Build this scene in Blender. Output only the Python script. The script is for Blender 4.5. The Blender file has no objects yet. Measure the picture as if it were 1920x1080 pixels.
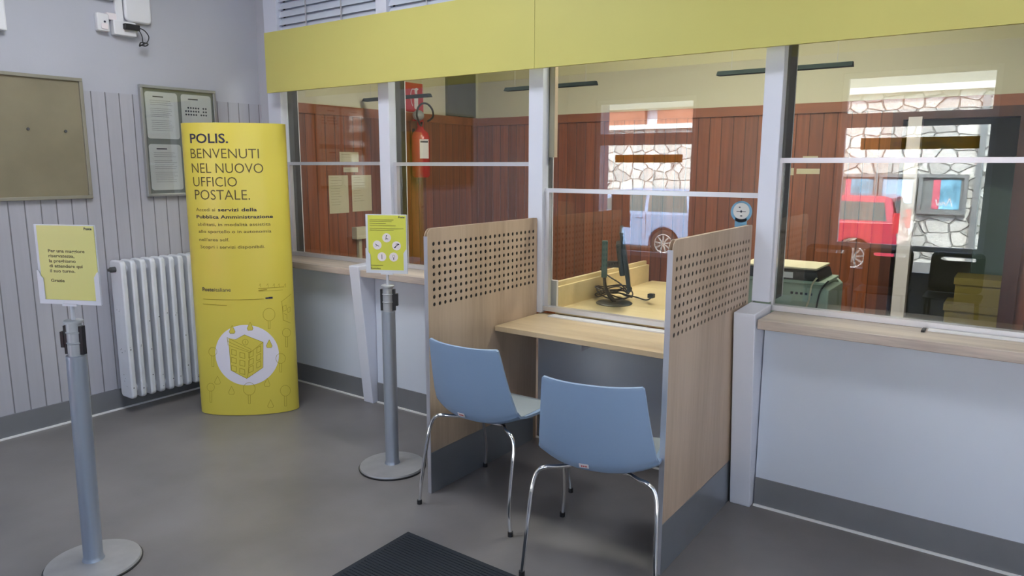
import bpy, bmesh, math, random
from mathutils import Vector, Matrix
random.seed(7)
S = bpy.context.scene
COL = S.collection
R = math.radians

# ---------------------------------------------------------------- camera
cam = bpy.data.cameras.new('camera'); camo = bpy.data.objects.new('camera', cam); COL.objects.link(camo)
cam.sensor_width = 36; cam.lens = 1339.4 / 1920 * 36; cam.clip_start = .02; cam.clip_end = 200
_pit, _rol, _yaw = .16837, -.00276, .62358
_fw = Vector((-math.sin(_yaw)*math.cos(_pit), math.cos(_yaw)*math.cos(_pit), -math.sin(_pit)))
_r = _fw.cross(Vector((0,0,1))).normalized(); _d = _fw.cross(_r)
_r2 = _r*math.cos(_rol) + _d*math.sin(_rol); _d2 = _d*math.cos(_rol) - _r*math.sin(_rol)
_m = Matrix((_r2, -_d2, -_fw)).transposed().to_4x4(); _m.translation = Vector((4.65, -3.19, 1.55))
camo.matrix_world = _m
S.camera = camo

# ---------------------------------------------------------------- exposure, sky, sun
S.view_settings.view_transform = 'Standard'; S.view_settings.look = 'None'
S.view_settings.gamma = 1; S.view_settings.use_curve_mapping = False
S.view_settings.exposure = 2.92
S.cycles.max_bounces = 10; S.cycles.diffuse_bounces = 6; S.cycles.glossy_bounces = 5
S.cycles.transparent_max_bounces = 24; S.cycles.sample_clamp_indirect = 6
S.cycles.caustics_reflective = False; S.cycles.caustics_refractive = False
S.cycles.use_denoising = True
w = bpy.data.worlds.new('world'); S.world = w; w.use_nodes = True
nt = w.node_tree; bg = nt.nodes['Background']
sk = nt.nodes.new('ShaderNodeTexSky'); sk.sky_type = 'NISHITA'; sk.sun_disc = False
sk.sun_elevation = R(52); sk.sun_rotation = R(-20); sk.dust_density = 2.5; sk.air_density = 1.0
nt.links.new(sk.outputs[0], bg.inputs[0]); bg.inputs[1].default_value = .36
sun = bpy.data.lights.new('sun', 'SUN'); suno = bpy.data.objects.new('sun', sun); COL.objects.link(suno)
sun.energy = 3.4; sun.angle = R(1.0); sun.color = (1, .965, .92)
suno.rotation_euler = (R(-40), 0, R(-18)); suno.location = (4, 6, 12)

# ---------------------------------------------------------------- materials
def mat(name, col, rough=.5, metal=0, spec=.5, noise=0, nscale=8, bump=0, bscale=40, coat=0, emit=None, estr=0, trans=0, ior=1.45, sss=0):
    m = bpy.data.materials.new(name); m.use_nodes = True
    n = m.node_tree; b = n.nodes['Principled BSDF']
    b.inputs['Base Color'].default_value = (*col, 1); b.inputs['Roughness'].default_value = rough
    b.inputs['Metallic'].default_value = metal; b.inputs['Specular IOR Level'].default_value = spec
    b.inputs['Coat Weight'].default_value = coat; b.inputs['IOR'].default_value = ior
    b.inputs['Transmission Weight'].default_value = trans
    if emit: b.inputs['Emission Color'].default_value = (*emit, 1); b.inputs['Emission Strength'].default_value = estr
    tc = n.nodes.new('ShaderNodeTexCoord')
    if noise:
        t = n.nodes.new('ShaderNodeTexNoise'); t.inputs['Scale'].default_value = nscale; t.inputs['Detail'].default_value = 5
        n.links.new(tc.outputs['Object'], t.inputs['Vector'])
        mr = n.nodes.new('ShaderNodeMapRange'); mr.inputs[1].default_value = .3; mr.inputs[2].default_value = .7
        mr.inputs[3].default_value = 1-noise; mr.inputs[4].default_value = 1+noise
        n.links.new(t.outputs['Fac'], mr.inputs[0])
        mx = n.nodes.new('ShaderNodeVectorMath'); mx.operation = 'SCALE'; mx.inputs[0].default_value = col
        n.links.new(mr.outputs[0], mx.inputs['Scale']); n.links.new(mx.outputs[0], b.inputs['Base Color'])
    if bump:
        t2 = n.nodes.new('ShaderNodeTexNoise'); t2.inputs['Scale'].default_value = bscale; t2.inputs['Detail'].default_value = 3
        n.links.new(tc.outputs['Object'], t2.inputs['Vector'])
        bp = n.nodes.new('ShaderNodeBump'); bp.inputs['Strength'].default_value = bump; bp.inputs['Distance'].default_value = .004
        n.links.new(t2.outputs['Fac'], bp.inputs['Height']); n.links.new(bp.outputs[0], b.inputs['Normal'])
    return m

def wood(name, c1, c2, axis='Z', scale=14, rough=.45, ring=0.0, coat=0, stretch=.09):
    m = bpy.data.materials.new(name); m.use_nodes = True; n = m.node_tree; b = n.nodes['Principled BSDF']
    b.inputs['Roughness'].default_value = rough; b.inputs['Coat Weight'].default_value = coat; b.inputs['Coat Roughness'].default_value = .25
    tc = n.nodes.new('ShaderNodeTexCoord'); mp = n.nodes.new('ShaderNodeMapping')
    sc = [1, 1, 1]; sc['XYZ'.index(axis)] = stretch; mp.inputs['Scale'].default_value = sc
    n.links.new(tc.outputs['Object'], mp.inputs['Vector'])
    t = n.nodes.new('ShaderNodeTexNoise'); t.inputs['Scale'].default_value = scale; t.inputs['Detail'].default_value = 6
    t.inputs['Distortion'].default_value = .6
    n.links.new(mp.outputs[0], t.inputs['Vector'])
    t2 = n.nodes.new('ShaderNodeTexNoise'); t2.inputs['Scale'].default_value = scale*9; t2.inputs['Detail'].default_value = 3
    n.links.new(mp.outputs[0], t2.inputs['Vector'])
    ad = n.nodes.new('ShaderNodeMath'); ad.operation = 'MULTIPLY_ADD'; ad.inputs[1].default_value = .35
    n.links.new(t2.outputs['Fac'], ad.inputs[0]); n.links.new(t.outputs['Fac'], ad.inputs[2])
    cr = n.nodes.new('ShaderNodeValToRGB'); cr.color_ramp.elements[0].position = .5; cr.color_ramp.elements[1].position = .82
    cr.color_ramp.elements[0].color = (*c1, 1); cr.color_ramp.elements[1].color = (*c2, 1)
    n.links.new(ad.outputs[0], cr.inputs[0]); n.links.new(cr.outputs[0], b.inputs['Base Color'])
    return m

def panelling(name, c, dark, axis, pitch, rough, var=.12, gw=.035, coat=0, grain=0.25, bump=.5):
    """tongue-and-groove boards: grooves every <pitch> metres along the axis"""
    m = bpy.data.materials.new(name); m.use_nodes = True; n = m.node_tree; b = n.nodes['Principled BSDF']
    b.inputs['Roughness'].default_value = rough; b.inputs['Coat Weight'].default_value = coat; b.inputs['Coat Roughness'].default_value = .18
    tc = n.nodes.new('ShaderNodeTexCoord'); sp = n.nodes.new('ShaderNodeSeparateXYZ'); n.links.new(tc.outputs['Object'], sp.inputs[0])
    dv = n.nodes.new('ShaderNodeMath'); dv.operation = 'DIVIDE'; dv.inputs[1].default_value = pitch
    n.links.new(sp.outputs['XYZ'.index(axis)], dv.inputs[0])
    fr = n.nodes.new('ShaderNodeMath'); fr.operation = 'FRACT'; n.links.new(dv.outputs[0], fr.inputs[0])
    fl = n.nodes.new('ShaderNodeMath'); fl.operation = 'FLOOR'; n.links.new(dv.outputs[0], fl.inputs[0])
    pp = n.nodes.new('ShaderNodeMath'); pp.operation = 'PINGPONG'; pp.inputs[1].default_value = .5; n.links.new(fr.outputs[0], pp.inputs[0])
    gr = n.nodes.new('ShaderNodeMapRange'); gr.inputs[1].default_value = gw*.4; gr.inputs[2].default_value = gw
    n.links.new(pp.outputs[0], gr.inputs[0])
    wn = n.nodes.new('ShaderNodeTexWhiteNoise'); wn.noise_dimensions = '1D'; n.links.new(fl.outputs[0], wn.inputs['W'])
    mr = n.nodes.new('ShaderNodeMapRange'); mr.inputs[3].default_value = 1-var; mr.inputs[4].default_value = 1+var
    n.links.new(wn.outputs['Value'], mr.inputs[0])
    mp = n.nodes.new('ShaderNodeMapping'); mp.inputs['Scale'].default_value = (1, 1, .06); n.links.new(tc.outputs['Object'], mp.inputs[0])
    ns = n.nodes.new('ShaderNodeTexNoise'); ns.inputs['Scale'].default_value = 45; ns.inputs['Detail'].default_value = 4; n.links.new(mp.outputs[0], ns.inputs['Vector'])
    mg = n.nodes.new('ShaderNodeMapRange'); mg.inputs[1].default_value = .3; mg.inputs[2].default_value = .7
    mg.inputs[3].default_value = 1-grain; mg.inputs[4].default_value = 1+grain; n.links.new(ns.outputs['Fac'], mg.inputs[0])
    mu = n.nodes.new('ShaderNodeMath'); mu.operation = 'MULTIPLY'; n.links.new(mr.outputs[0], mu.inputs[0]); n.links.new(mg.outputs[0], mu.inputs[1])
    vs = n.nodes.new('ShaderNodeVectorMath'); vs.operation = 'SCALE'; vs.inputs[0].default_value = c; n.links.new(mu.outputs[0], vs.inputs['Scale'])
    mx = n.nodes.new('ShaderNodeMix'); mx.data_type = 'RGBA'; mx.inputs[6].default_value = (*dark, 1)
    n.links.new(gr.outputs[0], mx.inputs[0]); n.links.new(vs.outputs[0], mx.inputs[7]); n.links.new(mx.outputs[2], b.inputs['Base Color'])
    bp = n.nodes.new('ShaderNodeBump'); bp.inputs['Strength'].default_value = bump; bp.inputs['Distance'].default_value = .006
    n.links.new(gr.outputs[0], bp.inputs['Height']); n.links.new(bp.outputs[0], b.inputs['Normal'])
    return m

def glass_mat(name, tint=(.93, .97, .95), gain=1.9):
    """thin pane: transparent plus a Fresnel reflection of both faces"""
    m = bpy.data.materials.new(name); m.use_nodes = True; n = m.node_tree; n.nodes.clear()
    o = n.nodes.new('ShaderNodeOutputMaterial'); tr = n.nodes.new('ShaderNodeBsdfTransparent'); tr.inputs[0].default_value = (*tint, 1)
    gl = n.nodes.new('ShaderNodeBsdfGlossy'); gl.inputs['Roughness'].default_value = 0.0
    ge = n.nodes.new('ShaderNodeNewGeometry'); dt = n.nodes.new('ShaderNodeVectorMath'); dt.operation = 'DOT_PRODUCT'
    n.links.new(ge.outputs['Normal'], dt.inputs[0]); n.links.new(ge.outputs['Incoming'], dt.inputs[1])
    ab = n.nodes.new('ShaderNodeMath'); ab.operation = 'ABSOLUTE'; n.links.new(dt.outputs['Value'], ab.inputs[0])
    om = n.nodes.new('ShaderNodeMath'); om.operation = 'SUBTRACT'; om.inputs[0].default_value = 1; n.links.new(ab.outputs[0], om.inputs[1])
    pw = n.nodes.new('ShaderNodeMath'); pw.operation = 'POWER'; pw.inputs[1].default_value = 5; n.links.new(om.outputs[0], pw.inputs[0])
    ma = n.nodes.new('ShaderNodeMath'); ma.operation = 'MULTIPLY_ADD'; ma.inputs[1].default_value = .957*gain; ma.inputs[2].default_value = .043*gain
    ma.use_clamp = True; n.links.new(pw.outputs[0], ma.inputs[0])
    ms = n.nodes.new('ShaderNodeMixShader'); n.links.new(ma.outputs[0], ms.inputs[0]); n.links.new(tr.outputs[0], ms.inputs[1]); n.links.new(gl.outputs[0], ms.inputs[2])
    n.links.new(ms.outputs[0], o.inputs[0])
    return m

def film_mat(name, c):
    m = bpy.data.materials.new(name); m.use_nodes = True; n = m.node_tree; n.nodes.clear()
    o = n.nodes.new('ShaderNodeOutputMaterial'); tr = n.nodes.new('ShaderNodeBsdfTransparent'); tr.inputs[0].default_value = (*c, 1)
    df = n.nodes.new('ShaderNodeBsdfDiffuse'); df.inputs[0].default_value = (.7, .5, .03, 1)
    ms = n.nodes.new('ShaderNodeMixShader'); ms.inputs[0].default_value = .3
    n.links.new(tr.outputs[0], ms.inputs[1]); n.links.new(df.outputs[0], ms.inputs[2]); n.links.new(ms.outputs[0], o.inputs[0])
    return m

def stone_mat(name, scale, light, mortar):
    m = bpy.data.materials.new(name); m.use_nodes = True; n = m.node_tree; b = n.nodes['Principled BSDF']; b.inputs['Roughness'].default_value = .9
    tc = n.nodes.new('ShaderNodeTexCoord'); mp = n.nodes.new('ShaderNodeMapping'); mp.inputs['Scale'].default_value = (1, 1, 1.35)
    n.links.new(tc.outputs['Object'], mp.inputs[0])
    ns = n.nodes.new('ShaderNodeTexNoise'); ns.inputs['Scale'].default_value = 3; n.links.new(mp.outputs[0], ns.inputs['Vector'])
    ml = n.nodes.new('ShaderNodeVectorMath'); ml.operation = 'MULTIPLY_ADD'; ml.inputs[1].default_value = (.12, .12, .12)
    n.links.new(ns.outputs['Color'], ml.inputs[0]); n.links.new(mp.outputs[0], ml.inputs[2])
    vo = n.nodes.new('ShaderNodeTexVoronoi'); vo.feature = 'DISTANCE_TO_EDGE'; vo.inputs['Scale'].default_value = scale; vo.inputs['Randomness'].default_value = .75
    v2 = n.nodes.new('ShaderNodeTexVoronoi'); v2.inputs['Scale'].default_value = scale; v2.inputs['Randomness'].default_value = .75
    n.links.new(ml.outputs[0], vo.inputs['Vector']); n.links.new(ml.outputs[0], v2.inputs['Vector'])
    mr = n.nodes.new('ShaderNodeMapRange'); mr.inputs[1].default_value = .015; mr.inputs[2].default_value = .055; n.links.new(vo.outputs[0], mr.inputs[0])
    sx = n.nodes.new('ShaderNodeSeparateColor'); n.links.new(v2.outputs['Color'], sx.inputs[0])
    m2 = n.nodes.new('ShaderNodeMapRange'); m2.inputs[3].default_value = .68; m2.inputs[4].default_value = 1.08; n.links.new(sx.outputs[0], m2.inputs[0])
    vs = n.nodes.new('ShaderNodeVectorMath'); vs.operation = 'SCALE'; vs.inputs[0].default_value = light; n.links.new(m2.outputs[0], vs.inputs['Scale'])
    mx = n.nodes.new('ShaderNodeMix'); mx.data_type = 'RGBA'; mx.inputs[6].default_value = (*mortar, 1); n.links.new(mr.outputs[0], mx.inputs[0]); n.links.new(vs.outputs[0], mx.inputs[7])
    n.links.new(mx.outputs[2], b.inputs['Base Color'])
    n2 = n.nodes.new('ShaderNodeTexNoise'); n2.inputs['Scale'].default_value = 22; n.links.new(tc.outputs['Object'], n2.inputs['Vector'])
    ad = n.nodes.new('ShaderNodeMath'); ad.operation = 'MULTIPLY_ADD'; ad.inputs[1].default_value = .4; n.links.new(n2.outputs['Fac'], ad.inputs[0]); n.links.new(mr.outputs[0], ad.inputs[2])
    bp = n.nodes.new('ShaderNodeBump'); bp.inputs['Distance'].default_value = .05; n.links.new(ad.outputs[0], bp.inputs['Height']); n.links.new(bp.outputs[0], b.inputs['Normal'])
    return m

M = dict(
    floor=mat('floor_lino', (.18, .167, .168), .33, noise=.16, nscale=2.2, spec=.45, bump=.05, bscale=120),
    greywall=mat('grey_wall_paint', (.46, .47, .53), .75, noise=.03, nscale=2, bump=.08, bscale=60),
    panelgrey=panelling('painted_tongue_and_groove', (.42, .42, .475), (.19, .19, .21), 'Y', .083, .5, var=.03, gw=.05, grain=.03, bump=.6),
    skirt=mat('grey_skirting', (.20, .205, .225), .4, metal=.15, spec=.5, noise=.05, nscale=5),
    bead=mat('white_sealant', (.8, .8, .8), .6),
    white=mat('white_panel', (.60, .65, .75), .42, noise=.025, nscale=1.6),
    whitewood=mat('white_painted_post', (.68, .71, .82), .4, bump=.05, bscale=30),
    whitewall=mat('white_wall', (.7, .7, .7), .8),
    alu=mat('aluminium_frame', (.66, .66, .70), .32, metal=.55),
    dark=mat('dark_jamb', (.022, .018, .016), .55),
    yellow=mat('fascia_yellow', (.56, .52, .155), .42, spec=.4, noise=.02, nscale=1.5),
    totem=mat('totem_yellow', (.66, .56, .085), .30, spec=.5),
    lemon=mat('leaflet_lemon', (.62, .63, .08), .35),
    paper_y=mat('notice_yellow', (.68, .65, .20), .35),
    ink=mat('dark_ink', (.03, .03, .06), .6),
    ink2=mat('brown_ink', (.11, .085, .035), .6),
    line=mat('olive_line', (.34, .27, .02), .6),
    lilac=mat('pale_lilac', (.72, .70, .80), .45),
    beech=wood('beech_laminate', (.42, .315, .228), (.54, .415, .312), 'Z', 7, .42),
    desk=wood('desk_laminate', (.55, .42, .265), (.68, .54, .36), 'X', 8, .4),
    sill=wood('sill_oak', (.38, .32, .29), (.60, .52, .45), 'X', 13, .45, stretch=.07),
    maple=wood('maple_board', (.60, .46, .24), (.72, .57, .33), 'X', 5, .35),
    brushed=mat('brushed_kick_plate', (.36, .39, .43), .34, metal=.75, noise=.05, nscale=4),
    edge=mat('metal_edge', (.62, .62, .68), .3, metal=.7),
    chair=mat('blue_plastic', (.245, .345, .51), .42, spec=.4),
    seatgrey=mat('grey_seat_pad', (.27, .31, .345), .5),
    chrome=mat('chrome', (.82, .82, .83), .09, metal=1),
    rubber=mat('black_rubber', (.018, .018, .02), .6),
    black=mat('black_plastic', (.015, .015, .018), .4),
    monitor=mat('monitor_plastic', (.02, .028, .03), .35),
    teal=mat('teal_plastic', (.03, .10, .09), .3),
    red=mat('red_label', (.55, .03, .03), .5),
    tagw=mat('white_tag', (.78, .72, .74), .5),
    pole=mat('silver_pole', (.36, .40, .47), .38, metal=.55),
    polecap=mat('pole_head', (.45, .47, .5), .4, metal=.4),
    disc=mat('steel_disc', (.36, .355, .36), .4, metal=.4, noise=.08, nscale=14),
    acrylic=mat('acrylic_holder', (.60, .63, .70), .25, spec=.6),
    radiator=mat('radiator_paint', (.66, .68, .74), .4, noise=.04, nscale=10),
    rad_dark=mat('chipped_paint', (.08, .08, .085), .8),
    cork=mat('olive_pinboard', (.235, .205, .135), .75, noise=.12, nscale=3, bump=.1, bscale=200),
    boardframe=mat('board_frame', (.30, .285, .235), .4, metal=.3),
    caseback=mat('notice_case_backing', (.22, .23, .23), .6),
    casef=mat('notice_case_frame', (.36, .37, .37), .35, metal=.5),
    paper=mat('white_paper', (.72, .70, .72), .7),
    oldpaper=mat('cream_paper', (.62, .55, .38), .7),
    device=mat('white_device_plastic', (.74, .74, .77), .4),
    wood=panelling('mahogany_panelling_x', (.255, .072, .025), (.085, .022, .008), 'X', .098, .42, var=.2, gw=.05, coat=.35, grain=.22),
    woody=panelling('mahogany_panelling_y', (.255, .072, .025), (.085, .022, .008), 'Y', .098, .42, var=.2, gw=.05, coat=.35, grain=.22),
    woodcap=wood('mahogany_cap', (.24, .07, .023), (.33, .10, .036), 'X', 6, .4, coat=.3),
    cream=mat('cream_wall', (.66, .62, .47), .8),
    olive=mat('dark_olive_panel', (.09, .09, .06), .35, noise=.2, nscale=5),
    signred=mat('sign_red', (.55, .02, .03), .45),
    extred=mat('extinguisher_red', (.50, .015, .02), .25, coat=.4),
    lampdark=mat('dark_green_lamp', (.009, .014, .012), .9, spec=.03),
    green=mat('pale_green_enamel', (.34, .42, .34), .45),
    greencab=mat('grey_green_enamel', (.13, .19, .165), .45),
    box=mat('brown_card', (.26, .20, .05), .8),
    doorwood=wood('dark_door_wood', (.06, .02, .012), (.11, .035, .02), 'Z', 6, .4),
    mat=mat('ribbed_mat', (.018, .022, .03), .9),
    blue=mat('sticker_blue', (.25, .50, .78), .4),
    asphalt=mat('asphalt', (.20, .20, .20), .9, noise=.2, nscale=20),
    stone=stone_mat('pale_stone', 2.9, (.78, .77, .73), (.36, .35, .33)),
    plaster=mat('grey_plaster', (.19, .19, .185), .9), cornice=mat('white_cornice', (.78, .77, .74), .8),
    carred=mat('car_paint_red', (.50, .03, .07), .25, coat=.8),
    carblue=mat('car_paint_blue', (.20, .29, .46), .25, coat=.8),
    carglass=mat('car_window', (.09, .13, .13), .15, spec=.25),
    tyre=mat('tyre', (.02, .02, .02), .8),
    rim=mat('rim', (.38, .38, .38), .3, metal=.7),
    carlamp=mat('tail_lamp', (.6, .05, .06), .2),
    bumper=mat('bumper', (.05, .05, .055), .6),
    postera=mat('poster_blue', (.20, .44, .60), .4, noise=.5, nscale=4), posterb=mat('poster_pink', (.70, .16, .22), .4), posterc=mat('poster_sky', (.45, .62, .80), .4),
    leaf=mat('foliage', (.05, .09, .03), .8, noise=.5, nscale=6), brick=mat('reddish_plaster', (.35, .16, .11), .9, noise=.3, nscale=2),
    lamp=mat('added_lamp_diffuser', (.9, .9, .9), .5, emit=(.93, .96, 1), estr=2.2),  # glow of the lamps added to the public room
    lampw=mat('office_lamp_diffuser', (.9, .9, .9), .5, emit=(1, .93, .80), estr=8.0),
    glass=glass_mat('pane_glass'), glass2=glass_mat('street_glass', (.95, .97, .96), 1.8), film=film_mat('amber_film', (.36, .24, .03)),
)

# ---------------------------------------------------------------- helpers
def tag(o, label=None, cat=None, group=None, kind=None):
    if label: o['label'] = label
    if cat: o['category'] = cat
    if group: o['group'] = group
    if kind: o['kind'] = kind
    return o
def empty(name, loc=(0,0,0), rz=0, label=None, cat=None, group=None, kind=None):
    o = bpy.data.objects.new(name, None); COL.objects.link(o); o.location = loc; o.rotation_euler = (0, 0, rz)
    o.empty_display_size = .05
    return tag(o, label, cat, group, kind)
def link(name, bm, m, parent=None, smooth=False, label=None, cat=None, group=None, kind=None, loc=None, bevel=0):
    me = bpy.data.meshes.new(name); bmesh.ops.recalc_face_normals(bm, faces=bm.faces); bm.to_mesh(me); bm.free()
    o = bpy.data.objects.new(name, me); COL.objects.link(o)
    me.materials.append(M[m] if isinstance(m, str) else m)
    if smooth:
        for p in me.polygons: p.use_smooth = True
        me.set_sharp_from_angle(angle=R(40))
    if bevel:
        b = o.modifiers.new('bevel', 'BEVEL'); b.width = bevel; b.segments = 2; b.limit_method = 'ANGLE'
    if parent: o.parent = parent
    if loc: o.location = loc
    return tag(o, label, cat, group, kind)
def box(bm, x0, x1, y0, y1, z0, z1, rot=None):
    vs = [bm.verts.new((x, y, z)) for x in (x0, x1) for y in (y0, y1) for z in (z0, z1)]
    for f in ((0,1,3,2),(4,6,7,5),(0,4,5,1),(2,3,7,6),(0,2,6,4),(1,5,7,3)): bm.faces.new([vs[i] for i in f])
    if rot:
        bmesh.ops.transform(bm, matrix=rot, verts=vs)
    return vs
def bx(name, b, m, parent=None, **k):
    bm = bmesh.new(); box(bm, *b); return link(name, bm, m, parent, **k)
def cyl(bm, c, r, h, seg=32, axis='Z', r2=None, cap=True):
    mt = Matrix.Translation(c)
    if axis == 'X': mt = mt @ Matrix.Rotation(R(90), 4, 'Y')
    if axis == 'Y': mt = mt @ Matrix.Rotation(R(-90), 4, 'X')
    return bmesh.ops.create_cone(bm, cap_ends=cap, segments=seg, radius1=r, radius2=r if r2 is None else r2, depth=h, matrix=mt)['verts']
def lathe(bm, prof, c=(0,0,0), seg=40):
    rings = []
    for r, z in prof:
        if r < 1e-5: rings.append([bm.verts.new((c[0], c[1], c[2]+z))])
        else: rings.append([bm.verts.new((c[0]+r*math.cos(2*math.pi*i/seg), c[1]+r*math.sin(2*math.pi*i/seg), c[2]+z)) for i in range(seg)])
    for a, b in zip(rings, rings[1:]):
        for i in range(seg):
            j = (i+1) % seg
            q = []
            for v in ((a[i % len(a)]), (a[j % len(a)]), (b[j % len(b)]), (b[i % len(b)])):
                if v not in q: q.append(v)
            if len(q) > 2: bm.faces.new(q)
def smooth_path(pts, n=8):
    P = [Vector(p) for p in pts]; out = []
    for i in range(len(P)-1):
        p0, p1, p2, p3 = P[max(i-1, 0)], P[i], P[i+1], P[min(i+2, len(P)-1)]
        for k in range(n):
            t = k/n
            out.append(.5*((2*p1)+(-p0+p2)*t+(2*p0-5*p1+4*p2-p3)*t*t+(-p0+3*p1-3*p2+p3)*t**3))
    out.append(P[-1]); return out
def tube(bm, pts, r, seg=12, closed=False):
    P = [Vector(p) for p in pts]; rings = []
    t0 = (P[1]-P[0]).normalized(); up = Vector((0,0,1)) if abs(t0.z) < .9 else Vector((1,0,0)); nrm = t0.cross(up).normalized()
    for i, p in enumerate(P):
        t = (P[min(i+1, len(P)-1)]-P[max(i-1, 0)]).normalized(); nrm = (nrm - t*nrm.dot(t)).normalized(); bn = t.cross(nrm)
        rings.append([bm.verts.new(p+r*(math.cos(2*math.pi*k/seg)*nrm+math.sin(2*math.pi*k/seg)*bn)) for k in range(seg)])
    for a, b in zip(rings, rings[1:]):
        for k in range(seg): bm.faces.new((a[k], a[(k+1)%seg], b[(k+1)%seg], b[k]))
    bm.faces.new(rings[0]); bm.faces.new(rings[-1][::-1])
def prism(bm, poly, d0, d1, fn):
    """poly of (a, b); fn(a, b, d) gives a point; extruded between d0 and d1"""
    A = [bm.verts.new(fn(a, b, d0)) for a, b in poly]; B = [bm.verts.new(fn(a, b, d1)) for a, b in poly]
    n = len(poly); bm.faces.new(A); bm.faces.new(B[::-1])
    for i in range(n): bm.faces.new((A[i], B[i], B[(i+1)%n], A[(i+1)%n]))
def roundrect(x0, x1, z0, z1, r, n=6):
    rs = r if isinstance(r, (list, tuple)) else (r,)*4   # corners: (x1,z0) (x1,z1) (x0,z1) (x0,z0)
    out = []
    for (cx, cz, sx, sz, a0), q in zip(((x1, z0, -1, 1, -90), (x1, z1, -1, -1, 0), (x0, z1, 1, -1, 90), (x0, z0, 1, 1, 180)), rs):
        if q <= 0: out.append((cx, cz)); continue
        for i in range(n+1):
            a = R(a0+90*i/n); out.append((cx+sx*q+q*math.cos(a), cz+sz*q+q*math.sin(a)))
    return out
def curve_mesh(polys, extrude=0.0):
    """2D polygons (outer and holes) filled into a bmesh in the XY plane"""
    cu = bpy.data.curves.new('outline', 'CURVE'); cu.dimensions = '2D'; cu.fill_mode = 'BOTH' if extrude else 'FRONT'; cu.extrude = extrude
    for p in polys:
        s = cu.splines.new('POLY'); s.points.add(len(p)-1); s.use_cyclic_u = True
        for i, (x, y) in enumerate(p): s.points[i].co = (x, y, 0, 1)
    o = bpy.data.objects.new('outline', cu); COL.objects.link(o); bpy.context.view_layer.update()
    me = bpy.data.meshes.new_from_object(o); bm = bmesh.new(); bm.from_mesh(me)
    bpy.data.objects.remove(o); bpy.data.meshes.remove(me); bpy.data.curves.remove(cu)
    bmesh.ops.remove_doubles(bm, verts=bm.verts, dist=1e-5)
    return bm
def text_bm(txt, size, bold=0.0, align='LEFT', spacing=1.0, xs=1.0):
    cu = bpy.data.curves.new('lettering', 'FONT'); cu.body = txt; cu.size = size; cu.offset = bold*size; cu.align_x = align
    cu.space_character = spacing; cu.resolution_u = 3; cu.fill_mode = 'FRONT'; cu.dimensions = '2D'
    o = bpy.data.objects.new('lettering', cu); COL.objects.link(o); bpy.context.view_layer.update()
    me = bpy.data.meshes.new_from_object(o); bm = bmesh.new(); bm.from_mesh(me)
    bpy.data.objects.remove(o); bpy.data.meshes.remove(me); bpy.data.curves.remove(cu)
    for v in bm.verts: v.co.x *= xs
    return bm
def merge(dst, src, fn):
    mp = {}
    for v in src.verts: mp[v] = dst.verts.new(fn(v.co.x, v.co.y))
    for f in src.faces:
        try: dst.faces.new([mp[v] for v in f.verts])
        except ValueError: pass
    src.free()
def copy_tree(o, parent=None):
    c = o.copy(); COL.objects.link(c); c.parent = parent
    for ch in list(o.children): copy_tree(ch, c)
    return c

YG = .16      # plane of the counter glazing
YP = .10      # front faces of the posts
FW = -4.12    # inner face of the street wall

# ---------------------------------------------------------------- room shell
bx('floor', (-.2, 7.6, FW-.4, 5.2, -.12, 0), 'floor', kind='structure', label='dark grey linoleum floor')
bx('wall_left', (-.2, 0, FW, .16, 0, 3.3), 'greywall', kind='structure', label='grey painted wall on the left')
bx('trim_1', (0, .012, FW, .16, .0, 1.99), 'panelgrey', kind='structure', label='grey painted board panelling on the left wall')
bx('baseboard_left', (.012, .024, FW, .0, 0, .135), 'skirt', kind='structure', label='grey skirting along the left wall')
bx('trim_2', (.024, .034, FW, .0, 0, .010), 'bead', kind='structure', label='white sealant line under the left skirting')
bx('ceiling', (-.2, 7.6, FW-.4, .16, 3.3, 3.45), 'whitewall', kind='structure', label='white ceiling of the public room')
bx('wall_right', (7.4, 7.6, FW, .16, 0, 3.3), 'whitewall', kind='structure', label='white wall on the right')
# street wall with its openings
def wall_with_holes(name, x0, x1, z0, z1, y0, y1, holes, m, **k):
    xs = sorted({x0, x1, *[h[0] for h in holes], *[h[1] for h in holes]}); zs = sorted({z0, z1, *[h[2] for h in holes], *[h[3] for h in holes]})
    bm = bmesh.new()
    for a, b in zip(xs, xs[1:]):
        run = None
        for c, d in zip(zs, zs[1:]):
            inside = any(h[0] <= (a+b)/2 <= h[1] and h[2] <= (c+d)/2 <= h[3] for h in holes)
            if not inside:
                run = (run[0], d) if run and abs(run[1]-c) < 1e-6 else (c, d)
                nxt = d
            if inside and run: box(bm, a, b, y0, y1, *run); run = None
        if run: box(bm, a, b, y0, y1, *run)
    return link(name, bm, m, **k)
holes = [(.38, 1.62, .52, 2.32), (3.08, 4.36, .10, 2.44), (5.3, 7.1, .5, 2.45)]
wall_with_holes('wall_front', -.2, 7.6, 0, 3.3, FW-.35, FW, holes, 'greywall', kind='structure', label='street wall behind the viewer')
def street_window(n, x0, x1, z0, z1, zr, label, film=None, mull=None):
    e = empty(n, (x0, FW-.05, z0), kind='structure', label=label); W = x1-x0; H = z1-z0
    bm = bmesh.new(); t = .05
    box(bm, 0, t, -.05, .01, 0, H); box(bm, W-t, W, -.05, .01, 0, H); box(bm, t, W-t, -.05, .01, 0, t); box(bm, t, W-t, -.05, .01, H-t, H)
    for a, b in zr: box(bm, t, W-t, -.045, .005, a-z0, b-z0)
    if mull: box(bm, mull-x0-.025, mull-x0+.025, -.04, .0, t, zr[0][0]-z0)
    link('window_frame', bm, 'whitewood', e)
    bx('pane', (t, W-t, -.022, -.020, t, H-t), 'glass2', e)
    return e
wA = street_window('window_1', .38, 1.62, .52, 2.32, [(1.80, 1.93)], 'window to the street with a narrow upper light')
wB = street_window('door_1', 3.08, 4.36, .10, 2.44, [(1.93, 2.06), (.77, .82), (.15, .57)], 'glazed street door with upper light')
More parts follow.
